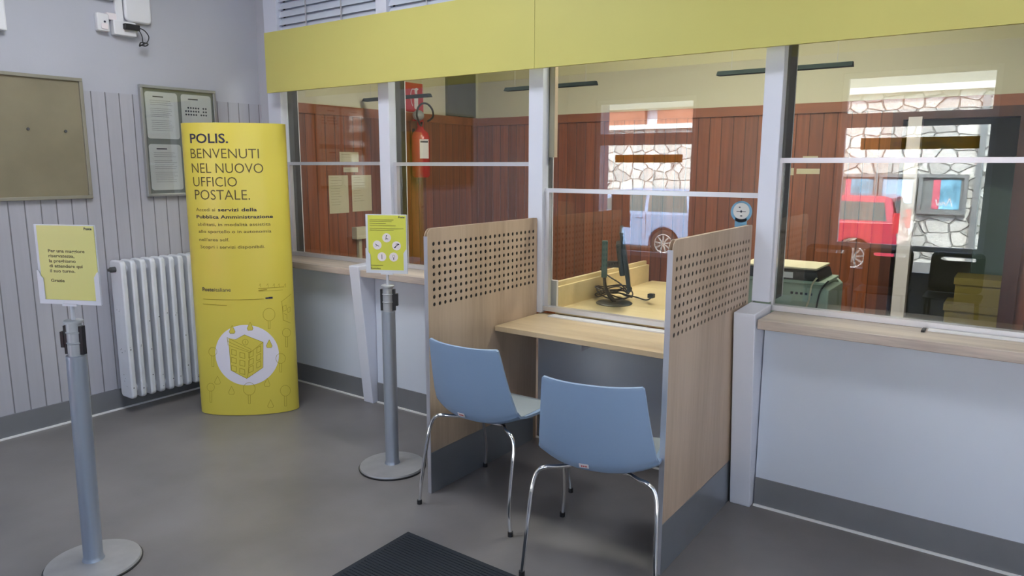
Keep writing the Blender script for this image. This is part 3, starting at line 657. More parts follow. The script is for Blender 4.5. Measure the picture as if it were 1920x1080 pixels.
# ---------------------------------------------------------------- barrier posts with sign holders
def make_stanchion(name, x, y, arms, label, top=.985, lean=0.0):
    e = empty(name, (x, y, 0), label=label, cat='barrier post', group='silver barrier posts')
    bm = bmesh.new(); lathe(bm, [(0, .004), (.168, .004), (.170, .008), (.166, .016), (.05, .024), (.045, .024), (0, .024)], seg=56); d = link('base_plate', bm, 'disc', e, smooth=True)
    bm = bmesh.new(); lathe(bm, [(.160, 0), (.172, 0), (.1735, .006), (.1705, .009), (.160, .0045)], seg=56); link('rim', bm, 'rubber', d, smooth=True)
    bm = bmesh.new(); lathe(bm, [(0, .02), (.040, .024), (.036, .034), (.0345, .04), (.0345, top-.135), (0, top-.135)], seg=36); link('pole', bm, 'pole', e, smooth=True)
    bm = bmesh.new(); lathe(bm, [(0, top-.135), (.026, top-.135), (.026, top-.09), (.029, top-.088), (.029, top-.085), (.026, top-.083), (.026, top-.05), (.029, top-.048), (.029, top-.045), (.026, top-.043), (.026, top-.012), (.033, top-.010), (.033, top-.002), (.030, top), (0, top)], seg=36)
    h = link('head', bm, 'polecap', e, smooth=True)
    for q in (e.children[-1], e.children[-2]): q.rotation_euler = (-lean*.58, lean*.81, 0)
    for i, a in enumerate(arms):
        rt = Matrix.Rotation(a, 4, 'Z')
        bm = bmesh.new(); box(bm, -.010, .010, .024, .037, top-.13, top-.022, rt); cl = link('belt_slot', bm, 'black', h)
        if i == 0:
            bm = bmesh.new(); box(bm, -.012, .012, .037, .050, top-.105, top-.045, rt); link('belt_clip', bm, 'black', cl)
    return e
def make_holder(x, y, z0, rz, w, h, label, paper, name='sign_holder'):
    e = empty(name, (x, y, z0), rz, label=label, cat='sign')
    bm = bmesh.new(); cyl(bm, (0, 0, .003), .007, .056, 16); box(bm, -.03, .03, -.012, .012, .028, .036); link('stem', bm, 'acrylic', e)
    b0 = .036
    bx('backing', (-w/2, w/2, .0, .004, b0, b0+h), 'acrylic', e)
    bx('sheet', (-w/2+.012, w/2-.004, -.0024, -.0006, b0+.014, b0+h-.004), paper, e)
    # front lip: a U with raised sides
    bm = bmesh.new(); s = .022; hs = h*.42
    pl = [(-w/2-.002, b0-.002), (w/2+.002, b0-.002), (w/2+.002, b0+hs), (w/2-.006, b0+hs-.004), (w/2-s+.004, b0+hs-.022), (w/2-s+.004, b0+.014), (-w/2+s, b0+.014), (-w/2+s, b0+hs-.03), (-w/2+s-.008, b0+hs-.022), (-w/2+.004, b0+hs), (-w/2-.002, b0+hs)]
    prism(bm, pl, -.0060, -.0030, lambda a, b, d: (a, d, b)); link('front_lip', bm, 'acrylic', e)
    return e, b0
def sign_text(e, items, m, name='lettering', y=-.0028):
    for t, x, z, sz, bo, xs in items:
        bm = bmesh.new(); merge(bm, text_bm(t, sz, bo, 'LEFT', 1.0, xs), lambda a, b: (x+a, y, z+b)); link(name, bm, m, e)
LX, LY = 1.800, -2.045
make_stanchion('barrier_post', LX, LY, [R(120), R(-60)], 'silver barrier post in the left foreground holding the queue notice', lean=.017)
hl, b0 = make_holder(LX+.014, LY+.010, 1.010, R(26), .252, .292, 'yellow notice asking to wait here, on the left foreground post', 'paper_y')
for t_, z_ in (('Per una maggiore', .190), ('riservatezza,', .1715), ('la preghiamo', .153), ('di attendere qui', .1345), ('il suo turno.', .116), ('Grazie', .080)):
    ref = text_bm('Per una maggiore', .0165, .015); k_ = .152/max(v.co.x for v in ref.verts); ref.free()
    sign_text(hl, [(t_, -.075, b0+z_, .0165, .018, k_)], 'ink2')
sign_text(hl, [('Poste', .082, b0+.274, .013, .03, 1.1)], 'ink', 'logo')
RX, RY = 2.085, -.690
make_stanchion('barrier_post', RX, RY, [R(-58), R(122)], 'silver barrier post in front of the slanted bracket, holding the leaflet', .965)
hr, b0 = make_holder(RX, RY, .990, R(26), .212, .290, 'lemon yellow leaflet with five white icons on the farther post', 'lemon')
bm = bmesh.new()
for i, (a, b) in enumerate([(.002, .175), (-.048, .138), (.052, .136), (-.025, .080), (.036, .080)]):
    wh = bmesh.new(); ic = bmesh.new(); cyl(wh, (a, -.0028, b0+b), .0225, .0008, 28, 'Y')
    y = -.0034; c = Vector((a, b0+b))
    def seg(x1, z1, x2, z2, w=.002):
        d = Vector((x2-x1, z2-z1)).normalized(); nn = Vector((-d.y, d.x))*w/2
        ic.faces.new([ic.verts.new((c.x+px, y, c.y+pz)) for px, pz in ((x1-nn.x, z1-nn.y), (x2-nn.x, z2-nn.y), (x2+nn.x, z2+nn.y), (x1+nn.x, z1+nn.y))])
    if i == 0: seg(-.001, .012, -.004, -.010, .003); seg(-.003, -.004, .008, -.006, .003); seg(.0, .013, .001, .009, .005)
    if i == 1: seg(-.010, .006, -.002, .000, .003); seg(-.002, 0, .010, -.006, .003); seg(-.008, -.006, .002, -.002, .002)
    if i == 2: seg(-.012, -.010, .012, .010, .004); seg(-.004, .008, .008, .010, .003); seg(-.012, -.010, -.004, -.006, .006); seg(.006, .010, .014, .006, .005)
    if i == 3: seg(0, -.012, 0, .012, .003)
    if i == 4:
        for k in range(8):
            t0, t1 = k*math.pi/4, (k+1)*math.pi/4; seg(.006*math.cos(t0), .003+.007*math.sin(t0), .006*math.cos(t1), .003+.007*math.sin(t1), .0015)
        seg(0, -.004, 0, -.014, .004)
    dsc = link('icon_disc', wh, 'tagw', hr); link('icon', ic, 'ink', dsc)

bm.free()
bm = bmesh.new()
for z, x0, x1 in ((.262, -.084, .04), (.254, -.084, .03), (.244, -.084, .0), (.234, -.084, .050), (.220, -.084, .090), (.212, -.084, .04), (.036, -.084, -.02)): box(bm, x0, x1, -.0031, -.0025, b0+z, b0+z+.0016)
link('small_print', bm, 'ink2', hr)
sign_text(hr, [('Poste', .064, b0+.273, .013, .03, 1.1), ('Posteitaliane', -.084, b0+.018, .010, .02, 1.0)], 'ink', 'logo')

# ---------------------------------------------------------------- floor mat
mt = bpy.data.objects
bm = bmesh.new()
box(bm, 2.63, 3.95, -2.15, -1.14, .0, .006)
for i in range(64):
    y = -1.16-i*.0153; box(bm, 2.65, 3.93, y-.004, y+.004, .006, .0085)
link('door_mat', bm, 'mat', label='dark ribbed mat on the floor in front of the chairs', cat='mat')

# ---------------------------------------------------------------- radiator
rad = empty('radiator', (.034, -1.09, .10), label='white cast iron column radiator on the left wall behind the yellow column', cat='radiator')
def rad_section(y):
    bm = bmesh.new()
    o = roundrect(.03, .175, 0, .875, .028, 5)
    prism(bm, o, y-.017, y+.017, lambda a, b, d: (a, d, b))
    return link('section', bm, 'radiator', rad, smooth=True, bevel=.009)
NS = 10
for i in range(NS): rad_section(.02+i*.061)
for z in (.055, .82):
    bm = bmesh.new(); cyl(bm, (.10, .02+(NS-1)*.0305, z), .026, .061*(NS-1)+.005, 20, 'Y'); link('connecting_pipe', bm, 'radiator', rad, smooth=True)
bm = bmesh.new(); cyl(bm, (.10, -.012, .82), .017, .03, 16, 'Y'); cyl(bm, (.10, -.03, .82), .009, .02, 12, 'Y'); link('plug', bm, 'rad_dark', rad, smooth=True)
bm = bmesh.new()
random.seed(3)
for i in range(NS):
    for k in range(3):
        z = random.choice([.06, .07, .30, .33, .50, .12]) + random.uniform(-.02, .02); yy = .02+i*.061+random.uniform(-.006, .01)
        cyl(bm, (.1755, yy, z), random.uniform(.002, .0042), .0012, 7, 'X')
for k in range(12):
    x = random.uniform(.06, .15); z = random.choice([.10, .32, .55, .12])+random.uniform(-.03, .03); cyl(bm, (x, .0022, z), random.uniform(.0015, .003), .0014, 7, 'Y')
link('paint_chips', bm, 'rad_dark', rad, kind='stuff')
for y in (.08, .5):
    for z in (.1, .75): bx('wall_bracket', (-.022, .04, y-.008, y+.008, z, z+.02), 'radiator', rad)

# ---------------------------------------------------------------- boards on the left wall
pb = empty('pin_board', (.013, -2.25, 1.352), label='large empty olive brown pinboard at the left edge', cat='notice board')
bx('backing', (0, .012, .02, 1.10, .02, .685), 'cork', pb)
bm = bmesh.new()
for b in ((0, .024, 0, 1.12, 0, .02), (0, .024, 0, 1.12, .685, .705), (0, .024, 0, .02, .02, .685), (0, .024, 1.10, 1.12, .02, .685)): box(bm, *b)
link('frame', bm, 'boardframe', pb, bevel=.003)
for (y, z) in ((.81, .40), (1.005, .395)):
    bm = bmesh.new(); cyl(bm, (.014, y, z), .008, .006, 14, 'X'); link('screw', bm, 'rad_dark', pb)
nc = empty('notice_case', (.013, -.795, 1.352), label='grey framed notice case with white sheets behind the yellow column', cat='notice board')
bx('backing', (0, .01, .018, .50, .018, .685), 'caseback', nc)
bm = bmesh.new()
for b in ((0, .03, 0, .52, 0, .018), (0, .03, 0, .52, .685, .703), (0, .03, 0, .018, .018, .685), (0, .03, .502, .52, .018, .685)): box(bm, *b)
link('frame', bm, 'casef', nc, bevel=.003)
bx('pane', (.022, .024, .018, .502, .018, .685), 'glass2', nc)
for k, (y0, z0) in enumerate(((.035, .04), (.035, .37), (.275, .04), (.275, .37))):
    bm = bmesh.new(); prism(bm, roundrect(y0, y0+.215, z0, z0+.295, .018, 4), .011, .013, lambda a, b, d: (d, a, b))
    sh = tag(link('notice_sheet', bm, 'paper'), ['white text notice at the lower left inside the grey notice case', 'white text notice at the upper left inside the grey notice case', 'white sheet mostly hidden at the lower right of the grey notice case', 'white sheet with rows of black symbols in the grey notice case'][k], 'notice', 'sheets in the grey notice case')
    sh.location = nc.location
    bm = bmesh.new()
    if k == 3:
        for r in range(3):
            for c in range(9):
                if random.random() < .85: cyl(bm, (.0134, y0+.03+c*.018, z0+.165+r*.022), .0062, .0006, 10, 'X')
    else:
        for r in range(16):
            if r in (3, 9): continue
            box(bm, .0132, .0136, y0+.03, y0+.03+random.uniform(.12, .155), z0+.24-r*.0125, z0+.2415-r*.0125)
    box(bm, .0132, .0136, y0+.05, y0+.12, z0+.262, z0+.269)
    link('print', bm, 'ink', sh)

# devices on the left wall, top
ps = empty('motion_sensor', (.0, -1.015, 2.345), label='small white motion sensor on the upper left wall', cat='sensor')
bm = bmesh.new(); prism(bm, roundrect(0, .07, 0, .105, .01), .0, .04, lambda a, b, d: (d, a, b)); link('housing', bm, 'device', ps, smooth=True, bevel=.006)
bm = bmesh.new(); prism(bm, roundrect(.018, .058, .012, .046, .008), .04, .047, lambda a, b, d: (d, a, b)); link('lens', bm, 'tagw', ps, bevel=.003)
bm = bmesh.new(); cyl(bm, (.041, .042, .056), .006, .003, 14, 'X'); link('indicator', bm, 'ink', ps)
jx = empty('junction_box', (.0, -.925, 2.335), label='white socket box with trunking beside the motion sensor', cat='socket')
bm = bmesh.new(); box(bm, 0, .05, 0, .135, 0, .085); link('box', bm, 'device', jx, bevel=.006)
bm = bmesh.new(); box(bm, 0, .022, .03, .075, .085, .96); link('trunking', bm, 'device', jx, bevel=.003)
bm = bmesh.new(); box(bm, 0, .03, -.028, .03, .085, .125); link('small_socket', bm, 'tagw', jx, bevel=.003)
pl = empty('power_adapter', (.05, -.875, 2.355), label='black power adapter with tied cable plugged into the white socket box', cat='adapter')
bm = bmesh.new(); box(bm, 0, .03, .0, .095, .015, .05); link('plug', bm, 'black', pl, bevel=.006)
bm = bmesh.new()
tube(bm, smooth_path([(.015, .095, .035), (.02, .125, .022), (.02, .148, -.01), (.02, .135, -.045), (.015, .110, -.06), (.02, .085, -.075), (.015, .10, -.05), (.02, .14, -.055), (.02, .12, -.07), (.02, .09, -.065)], 6), .0035, 8)
tube(bm, smooth_path([(.015, .09, .025), (.02, .105, -.01), (.02, .108, -.045), (.02, .115, -.07)], 6), .003, 8)
link('cable', bm, 'black', pl, smooth=True)
rt = empty('wireless_router', (0, -.842, 2.425), label='white rounded wall box to the right of the trunking, upper left', cat='router')
bm = bmesh.new(); prism(bm, roundrect(.0, .165, 0, .20, .03), 0, .035, lambda a, b, d: (d, a, b)); link('housing', bm, 'device', rt, smooth=True, bevel=.01)
cb = bx('cover_box', (0, .04, -1.02, -.90, 2.535, 2.66), 'device', bevel=.008, label='white cover box cut by the top edge above the motion sensor', cat='box')
cb = bx('wall_box', (0, .05, -1.70, -1.495, 2.27, 2.46), 'device', bevel=.008, label='white box at the upper left edge of the picture', cat='box')

# ---------------------------------------------------------------- back office
bx('wall_office_left', (-.2, 0, .36, 2.86, 0, 2.9), 'cream', kind='structure', label='cream wall on the left inside the office')
bx('trim_12', (0, .012, .30, 2.66, 0, 1.97), 'woody', kind='structure', label='reddish wood panelling on the left office wall')
bx('trim_13', (0, .022, .30, 2.66, 1.955, 2.03), 'woodcap', kind='structure', label='wood cap rail on the left office wall')
wall_with_holes('wall_back', 0, 6.8, 0, 2.9, 2.675, 2.80, [(3.86, 4.56, 0, 1.90)], 'cream', kind='structure', label='cream wall at the back of the office')
wall_with_holes('trim_14', 0, 6.8, 0, 1.97, 2.66, 2.675, [(3.80, 4.62, 0, 1.97)], 'wood', kind='structure', label='reddish wood panelling on the back office wall')
bx('trim_15', (0.02, 6.8, 2.642, 2.66, 1.955, 2.03), 'woodcap', kind='structure', label='wood cap rail on the back office wall')
bm = bmesh.new(); box(bm, 3.80, 3.87, 2.63, 2.82, 0, 1.955); box(bm, 4.55, 4.64, 2.63, 2.82, 0, 1.955); box(bm, 3.87, 4.55, 2.63, 2.82, 1.885, 1.955)
link('door_2', bm, 'doorwood', kind='structure', label='dark wooden frame of the office doorway')
bx('wall_office_right', (6.6, 6.8, .16, 2.66, 0, 2.9), 'cream', kind='structure', label='cream wall on the right inside the office')
bx('ceiling_office', (-.2, 6.8, .36, 5.2, 2.9, 3.0), 'whitewall', kind='structure', label='ceiling of the office')
bm = bmesh.new(); box(bm, 2.9, 3.0, 2.8, 5.0, 0, 2.9); box(bm, 5.6, 5.7, 2.8, 5.0, 0, 2.9); box(bm, 2.9, 5.7, 5.0, 5.1, 0, 2.9)
link('wall_storeroom', bm, 'cream', kind='structure', label='walls of the dim room behind the doorway')
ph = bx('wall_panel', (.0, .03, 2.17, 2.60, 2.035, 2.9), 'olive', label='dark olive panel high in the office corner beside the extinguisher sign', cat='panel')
# extinguisher + sign
sg = empty('safety_sign', (.006, 1.612, 2.04), label='red sign with white fire extinguisher symbol on the office wall', cat='sign')
bx('plate', (0, .004, 0, .235, 0, .255), 'signred', sg)
bm = bmesh.new()
prism(bm, roundrect(.115, .165, .025, .155, .015), .0045, .0055, lambda a, b, d: (d, a, b))
prism(bm, [(.125, .16), (.155, .16), (.155, .19), (.175, .205), (.150, .215), (.120, .205)], .0045, .0055, lambda a, b, d: (d, a, b))
for a, b in zip(smooth_path([(0, .12, .20), (0, .085, .195), (0, .07, .15), (0, .075, .09), (0, .095, .05)], 5), smooth_path([(0, .12, .20), (0, .085, .195), (0, .07, .15), (0, .075, .09), (0, .095, .05)], 5)[1:]):
    d = (b-a).normalized(); nn = Vector((0, -d.z, d.y))*.004
    bm.faces.new([bm.verts.new(Vector((.005, 0, 0))+q) for q in (a-nn, b-nn, b+nn, a+nn)])
link('symbol', bm, 'tagw', sg)
ex = empty('fire_extinguisher', (.10, 1.705, 1.45), label='red fire extinguisher with black hose hanging on the wood panelling', cat='extinguisher')
bm = bmesh.new(); lathe(bm, [(0, 0), (.068, 0), (.083, .02), (.083, .36), (.07, .40), (.035, .43), (.024, .46), (0, .46)], seg=32); link('cylinder', bm, 'extred', ex, smooth=True)
bm = bmesh.new(); box(bm, -.02, .02, -.02, .02, .46, .51); box(bm, -.012, .012, -.09, .03, .50, .515); box(bm, -.012, .012, -.085, .02, .53, .542); link('valve', bm, 'extred', ex)
bm = bmesh.new(); box(bm, .070, .0855, -.030, .050, .17, .34, Matrix.Rotation(R(-32), 4, 'Z')); lbx = link('label_plate', bm, 'tagw', ex)
bm = bmesh.new(); box(bm, .0855, .086, -.025, .045, .31, .325, Matrix.Rotation(R(-32), 4, 'Z')); link('label_band', bm, 'ink', lbx)
bm = bmesh.new(); tube(bm, smooth_path([(.02, .0, .49), (.06, -.05, .46), (.09, -.11, .48), (.10, -.15, .545), (.10, -.13, .61), (.10, -.07, .65), (.10, .0, .645), (.10, .055, .60), (.08, .08, .54), (.04, .05, .50)], 8), .009, 10); link('hose', bm, 'black', ex, smooth=True)
bm = bmesh.new(); bmesh.ops.create_uvsphere(bm, u_segments=20, v_segments=12, radius=.055, matrix=Matrix.Translation((.03, -.055, .55)) @ Matrix.Diagonal((.7, 1.15, .85, 1))); link('horn', bm, 'polecap', ex, smooth=True)
bx('hanger', (-.088, -.083, -.015, .015, .40, .44), 'black', ex)
# papers on the office wall
for (y0, y1, z0, z1, lb) in ((.700, .905, 1.165, 1.475, 'left of two large cream sheets pinned to the left office wall'), (.945, 1.165, 1.170, 1.475, 'right of two large cream sheets pinned to the left office wall'),
                             (.825, 1.03, 1.585, 1.665, 'small cream note pinned above the two large sheets'), (.86, 1.02, 1.50, 1.54, 'narrow cream note just below the window bar, above the two large sheets')):
    e = bx('pinned_sheet', (.0125, .0145, y0, y1, z0, z1), 'oldpaper', label=lb, cat='paper', group='papers on the left office wall')
    bm = bmesh.new(); nl = max(2, int((z1-z0)/.028))
    for r in range(nl): box(bm, .0146, .0150, y0+.02, y0+.02+random.uniform(.4, .75)*(y1-y0-.04), z1-.02-r*.022, z1-.0185-r*.022)
    link('print', bm, 'ink2', e)
eb = empty('wall_socket_box', (.013, .93, .80), label='small beige box with conduit low on the left office wall', cat='socket')
bx('box', (0, .06, 0, .13, .14, .24), 'oldpaper', eb); bx('conduit', (0, .03, .05, .08, -.3, .14), 'oldpaper', eb)
# suspended lamps
for x0, lb in ((-.0, 'dark suspended lamp bar in front of the extinguisher sign'), (1.475, 'dark suspended lamp bar left of the desk window post'), (3.04, 'dark suspended lamp bar crossing the post of the widest window')):
    e = empty('pendant_lamp', (x0+.03, 1.1, 2.085), label=lb, cat='lamp', group='dark linear lamps hanging in the office')
    bm = bmesh.new(); prism(bm, [(-.03, 0), (.03, 0), (.012, .025), (-.012, .025)], 0, .74, lambda a, b, d: (d, a, b)); link('housing', bm, 'lampdark', e)
    for x in (.08, .66):
        bm = bmesh.new(); cyl(bm, (x, 0, .42), .0012, .79, 6); link('wire', bm, 'edge', e)
# inner desk with upstand
idk = empty('office_desk', (2.52, .205, .723), label='maple office desk behind the glass with the monitor on it', cat='desk')
bx('top', (0, .92, 0, 1.28, 0, .027), 'maple', idk)
bx('upstand', (-.045, -.02, .02, 1.22, .0, .175), 'maple', idk)
bx('support', (-.02, .0, .02, 1.22, -.7, .15), 'maple', idk)
bx('support', (.90, .92, .02, 1.22, -.72, .0), 'maple', idk)
bm = bmesh.new(); box(bm, -.045, -.0, -.0, .018, .03, .19); link('end_cap', bm, 'tagw', idk)
# monitor
mo = empty('monitor', (2.71, .545, .7505), R(27), label='black computer monitor seen edge-on on the maple desk', cat='monitor')
bm = bmesh.new(); lathe(bm, [(0, 0), (.105, 0), (.108, .004), (.10, .010), (.03, .014), (0, .014)], seg=40); link('base', bm, 'monitor', mo, smooth=True)
bm = bmesh.new(); tube(bm, smooth_path([(.005, -.02, .012), (-.03, -.03, .05), (-.055, -.03, .11), (-.062, -.03, .18)], 6), .010, 10); tube(bm, smooth_path([(.005, .02, .012), (-.03, .01, .05), (-.055, -.01, .11), (-.062, -.02, .18)], 6), .010, 10); link('neck', bm, 'black', mo, smooth=True)
bx('riser', (-.078, -.045, -.05, .0, .16, .375), 'teal', mo, bevel=.004)
bm = bmesh.new(); box(bm, -.05, .04, -.035, -.005, .22, .255); link('arm', bm, 'black', mo)
rm = Matrix.Translation((.055, -.0, .27)) @ Matrix.Rotation(R(-9), 4, 'Y')
bm = bmesh.new(); box(bm, -.008, .014, -.245, .245, -.16, .175, rm); scn = link('screen', bm, 'monitor', mo, bevel=.003)
bm = bmesh.new(); box(bm, -.04, -.008, -.12, .10, -.085, .10, rm); link('rear_housing', bm, 'monitor', mo, bevel=.008)
bm = bmesh.new(); box(bm, .0141, .0146, -.235, .235, -.145, .165, rm); link('display', bm, 'black', scn)
cbz = empty('cable_bundle', (2.655, .665, .752), label='tangled black cables lying behind the monitor base', cat='cable')
random.seed(11)
bm = bmesh.new()
pts = [(-.10, .0, .19), (-.13, .05, .165), (-.05, .02, .13), (.03, .0, .10), (.09, -.02, .06)]
tube(bm, smooth_path(pts, 8), .0045, 8)
for k in range(5):
    q = [(.12*math.cos(a)*random.uniform(.75, 1.1)-.02, .10*math.sin(a)*random.uniform(.8, 1.1), .045+.03*math.sin(a*1.3+k)) for a in [i*math.pi/4+k*.8 for i in range(9)]]
    q[-1] = tuple(q[0]); tube(bm, smooth_path([(x, y, max(z, .006)) for x, y, z in q], 6), .0042, 8)
tube(bm, smooth_path([(.02, .05, .03), (.10, .08, .012), (.18, .05, .008), (.225, .02, .03), (.235, .0, .045)], 8), .0045, 8)
link('cable', bm, 'black', cbz, smooth=True)
bm = bmesh.new(); box(bm, .220, .255, -.02, .015, .035, .06); link('connector', bm, 'black', cbz, bevel=.003)
# franking machine and scale behind the right window
cbn = empty('side_cabinet', (3.47, .30, 0), label='low cabinet under the pale green machine, behind the widest window', cat='cabinet')
bx('body', (0, .50, 0, .40, 0, .78), 'greencab', cbn); bx('door', (.02, .48, -.012, 0, .05, .74), 'green', cbn)
fm = empty('office_machine', (3.50, .33, .7805), label='pale green desk machine under the letter scale', cat='machine')
bm = bmesh.new(); prism(bm, [(0, 0), (.43, 0), (.43, .20), (.40, .225), (0, .225)], .02, .34, lambda a, b, d: (a, d, b)); link('housing', bm, 'green', fm, bevel=.008)
bx('lid', (.02, .415, -.005, .30, .226, .24), 'green', fm, bevel=.003)
bm = bmesh.new()
for i in range(5): box(bm, .26+i*.022, .27+i*.022, .014, .02, .17, .18)
link('buttons', bm, 'ink', fm)
bm = bmesh.new(); tube(bm, smooth_path([(.38, -.01, .26), (.36, -.015, .22), (.35, -.015, .14), (.31, -.015, .04), (.30, -.01, .0)], 6), .004, 8)
tag(link('cable', bm, 'oldpaper', fm, smooth=True), 'white cable down the front')
bm = bmesh.new(); tube(bm, smooth_path([(.43, .0, .25), (.40, -.012, .20), (.385, -.012, .10), (.37, -.012, .0)], 6), .004, 8); tag(link('cable', bm, 'black', fm, smooth=True), 'black cable down the front')
sc = empty('letter_scale', (3.52, .33, 1.021), label='flat letter scale on top of the pale green machine', cat='scale')
bm = bmesh.new(); prism(bm, [(.0, 0), (.37, 0), (.355, .045), (.0, .045)], .0, .28, lambda a, b, d: (a, d, b)); link('body', bm, 'black', sc, bevel=.006)
bx('platter', (.0, .355, .0, .27, .052, .062), 'oldpaper', sc, bevel=.003)
bx('stalk', (.15, .20, .10, .15, .045, .052), 'black', sc)
bx('display_strip', (.10, .25, -.003, .0, .008, .036), 'tagw', sc)
# storeroom things
bx('trim_16', (3.905, 3.99, 2.60, 2.70, .0, 1.90), 'tagw', kind='structure', label='pale pillar at the doorway')
lk = empty('metal_locker', (4.60, 3.55, 0), label='grey green metal locker inside the dim doorway', cat='locker')
bx('body', (-.28, .28, 0, .45, .06, 1.62), 'greencab', lk); bx('door', (-.27, .27, -.015, 0, .09, 1.60), 'greencab', lk, bevel=.003)
bx('handle', (.0, .12, -.03, -.015, 1.33, 1.345), 'black', lk)
bx('plinth', (-.26, .26, .02, .43, 0, .06), 'black', lk)
for z, h_, lb, dx in ((0, .56, 'large brown carton at the bottom of the stack in the doorway', 0), (.56, .20, 'smaller brown carton on top of the stack in the doorway', .05)):
    e = empty('carton', (4.22+dx, 2.90, z), label=lb, cat='box', group='cartons in the doorway')
    bx('body', (0, .34-dx, 0, .30, 0, h_-.05), 'box', e); bx('lid', (-.01, .35-dx, -.01, .31, h_-.05, h_), 'box', e)
for (x0, x1, z0, z1, lb) in ((3.06, 3.14, 1.49, 1.545, 'small tan note on the back office wall at the left edge of the widest window'), (3.16, 3.33, 1.50, 1.54, 'narrow cream note just right of the small tan note'), (3.20, 3.31, 1.60, 1.635, 'short cream note above the window bar on the back wall')):
    bx('wall_note', (x0, x1, 2.6565, 2.6590, z0, z1), 'oldpaper', label=lb, cat='paper', group='notes on the back office wall')
# round sticker on the glass
st = empty('glass_sticker', (3.562, YG-.003, 1.345), label='round blue and white sticker on the glass of the desk window', cat='sticker')
bm = bmesh.new(); cyl(bm, (0, 0, 0), .050, .002, 40, 'Y'); box(bm, -.028, .028, -.001, .001, -.072, -.03); link('badge', bm, 'blue', st)
bm = bmesh.new(); cyl(bm, (0, -.0015, .003), .038, .002, 36, 'Y'); ds = link('disc', bm, 'tagw', st)
bm = bmesh.new(); box(bm, -.022, .022, -.0032, -.0028, -.001, .002); box(bm, -.012, -.004, -.0032, -.0028, .018, .023); box(bm, -.004, .006, -.0032, -.0028, -.022, -.017); box(bm, -.004, .004, -.0032, -.0028, -.004, .006); link('print', bm, 'ink', ds)

# ---------------------------------------------------------------- office lamps and added public room lamps
def ceiling_lamp(x, y, z, sx, sy, m, label):
    e = empty('ceiling_lamp', (x, y, z), label=label, cat='lamp', group='ceiling lamps')
    bx('housing', (-sx/2-.02, sx/2+.02, -sy/2-.02, sy/2+.02, -.05, 0), 'device', e)
    bx('diffuser', (-sx/2, sx/2, -sy/2, sy/2, -.062, -.051), m, e)
ceiling_lamp(4.6, -1.5, 3.3, .8, .45, 'lamp', 'ceiling lamp of the public room nearer the right wall')  # this and the next are unseen, added to brighten the room
ceiling_lamp(1.8, -1.6, 3.3, 1.3, .7, 'lamp', 'ceiling lamp of the public room nearer the left wall')
ceiling_lamp(1.6, .88, 2.9, .6, .18, 'lampw', 'office ceiling lamp on the left')
ceiling_lamp(3.3, .88, 2.9, 1.2, .25, 'lampw', 'office ceiling lamp on the right')

# ---------------------------------------------------------------- waiting chairs under the street door
def waiting_chair(label):
    e = empty('waiting_chair', label=label, cat='chair', group='dark waiting chairs by the street door')
    o = roundrect(-.205, .205, .45, .80, .05, 6); slot = roundrect(-.135, .135, .725, .755, .014, 4)
    bm = curve_mesh([o, slot], .006)
    for v in bm.verts: v.co = Vector((v.co.x, v.co.z+.10*(v.co.x/.2)**2-.02-.25*(v.co.y-.45), v.co.y-.06*(v.co.x/.2)**2*0+(.012*(abs(v.co.x)/.2)**2)))
    link('backrest', bm, 'black', e)
    bm = bmesh.new(); prism(bm, roundrect(-.215, .215, -.02, .40, .05), .435, .450, lambda a, b, d: (a, b, d)); link('seat', bm, 'black', e)
    for sx in (-1, 1):
        for y in (.02, .36):
            bm = bmesh.new(); tube(bm, [(sx*.20, y+(.02 if y > .1 else -.04), .0), (sx*.18, y, .436)], .010, 10); link('leg', bm, 'black', e)
    return e
wc = waiting_chair('dark waiting chair reflected below the red car, middle of three')
w2 = copy_tree(wc); w2['label'] = 'dark waiting chair reflected under the sky blue posters, rightmost of three'
w3 = copy_tree(wc); w3['label'] = 'dark waiting chair reflected at the left, leftmost of three'
for c, x in ((wc, 3.64), (w2, 4.19), (w3, 3.12)): c.location = (x, -3.90, 0)

# ---------------------------------------------------------------- street
GZ = -.42
bx('ground_street', (-16, 22, -24, FW-.35, GZ-.1, GZ), 'asphalt', kind='structure', label='asphalt street')
bx('doorstep', (2.8, 4.7, FW-.95, FW-.36, GZ, -.12), 'plaster', kind='structure', label='stone step before the street door')
bx('wall_stone', (1.0, 22, -14.1, -13.7, GZ, 3.09), 'stone', kind='structure', label='pale rubble stone wall across the street')
bx('wall_stone_lower', (-16, 1.0, -14.1, -13.7, GZ, 2.50), 'stone', kind='structure', label='pale rubble stone wall of the lower house across the street')
bx('trim_17', (1.0, 22, -14.1, -13.55, 3.09, 3.22), 'cornice', kind='structure', label='white string course on the stone wall')
bx('trim_8', (-16, 1.0, -14.1, -13.6, 2.50, 2.62), 'cornice', kind='structure', label='white string course of the lower house')
wall_with_holes('wall_street_upper', -16, 1.0, 2.62, 3.02, -14.1, -13.8, [(-3.6, -3.25, 2.62, 3.02)], 'brick', kind='structure', label='reddish wall over the string course')
bx('wall_street_plaster', (-16, 1.0, -14.1, -13.75, 3.02, 6.0), 'plaster', kind='structure', label='pale plaster of the lower house')
bx('wall_street_plaster_high', (1.0, 22, -14.1, -13.75, 3.22, 6.0), 'plaster', kind='structure', label='pale plaster over the stone wall')
bx('window_7', (-3.6, -3.25, -14.0, -13.95, 2.62, 3.02), 'whitewood', kind='structure', label='white shuttered window across the street')
bx('drain_pipe', (3.72, 3.84, -13.69, -13.58, GZ, 2.95), 'casef', label='grey drain pipe on the stone wall across the street', cat='pipe')
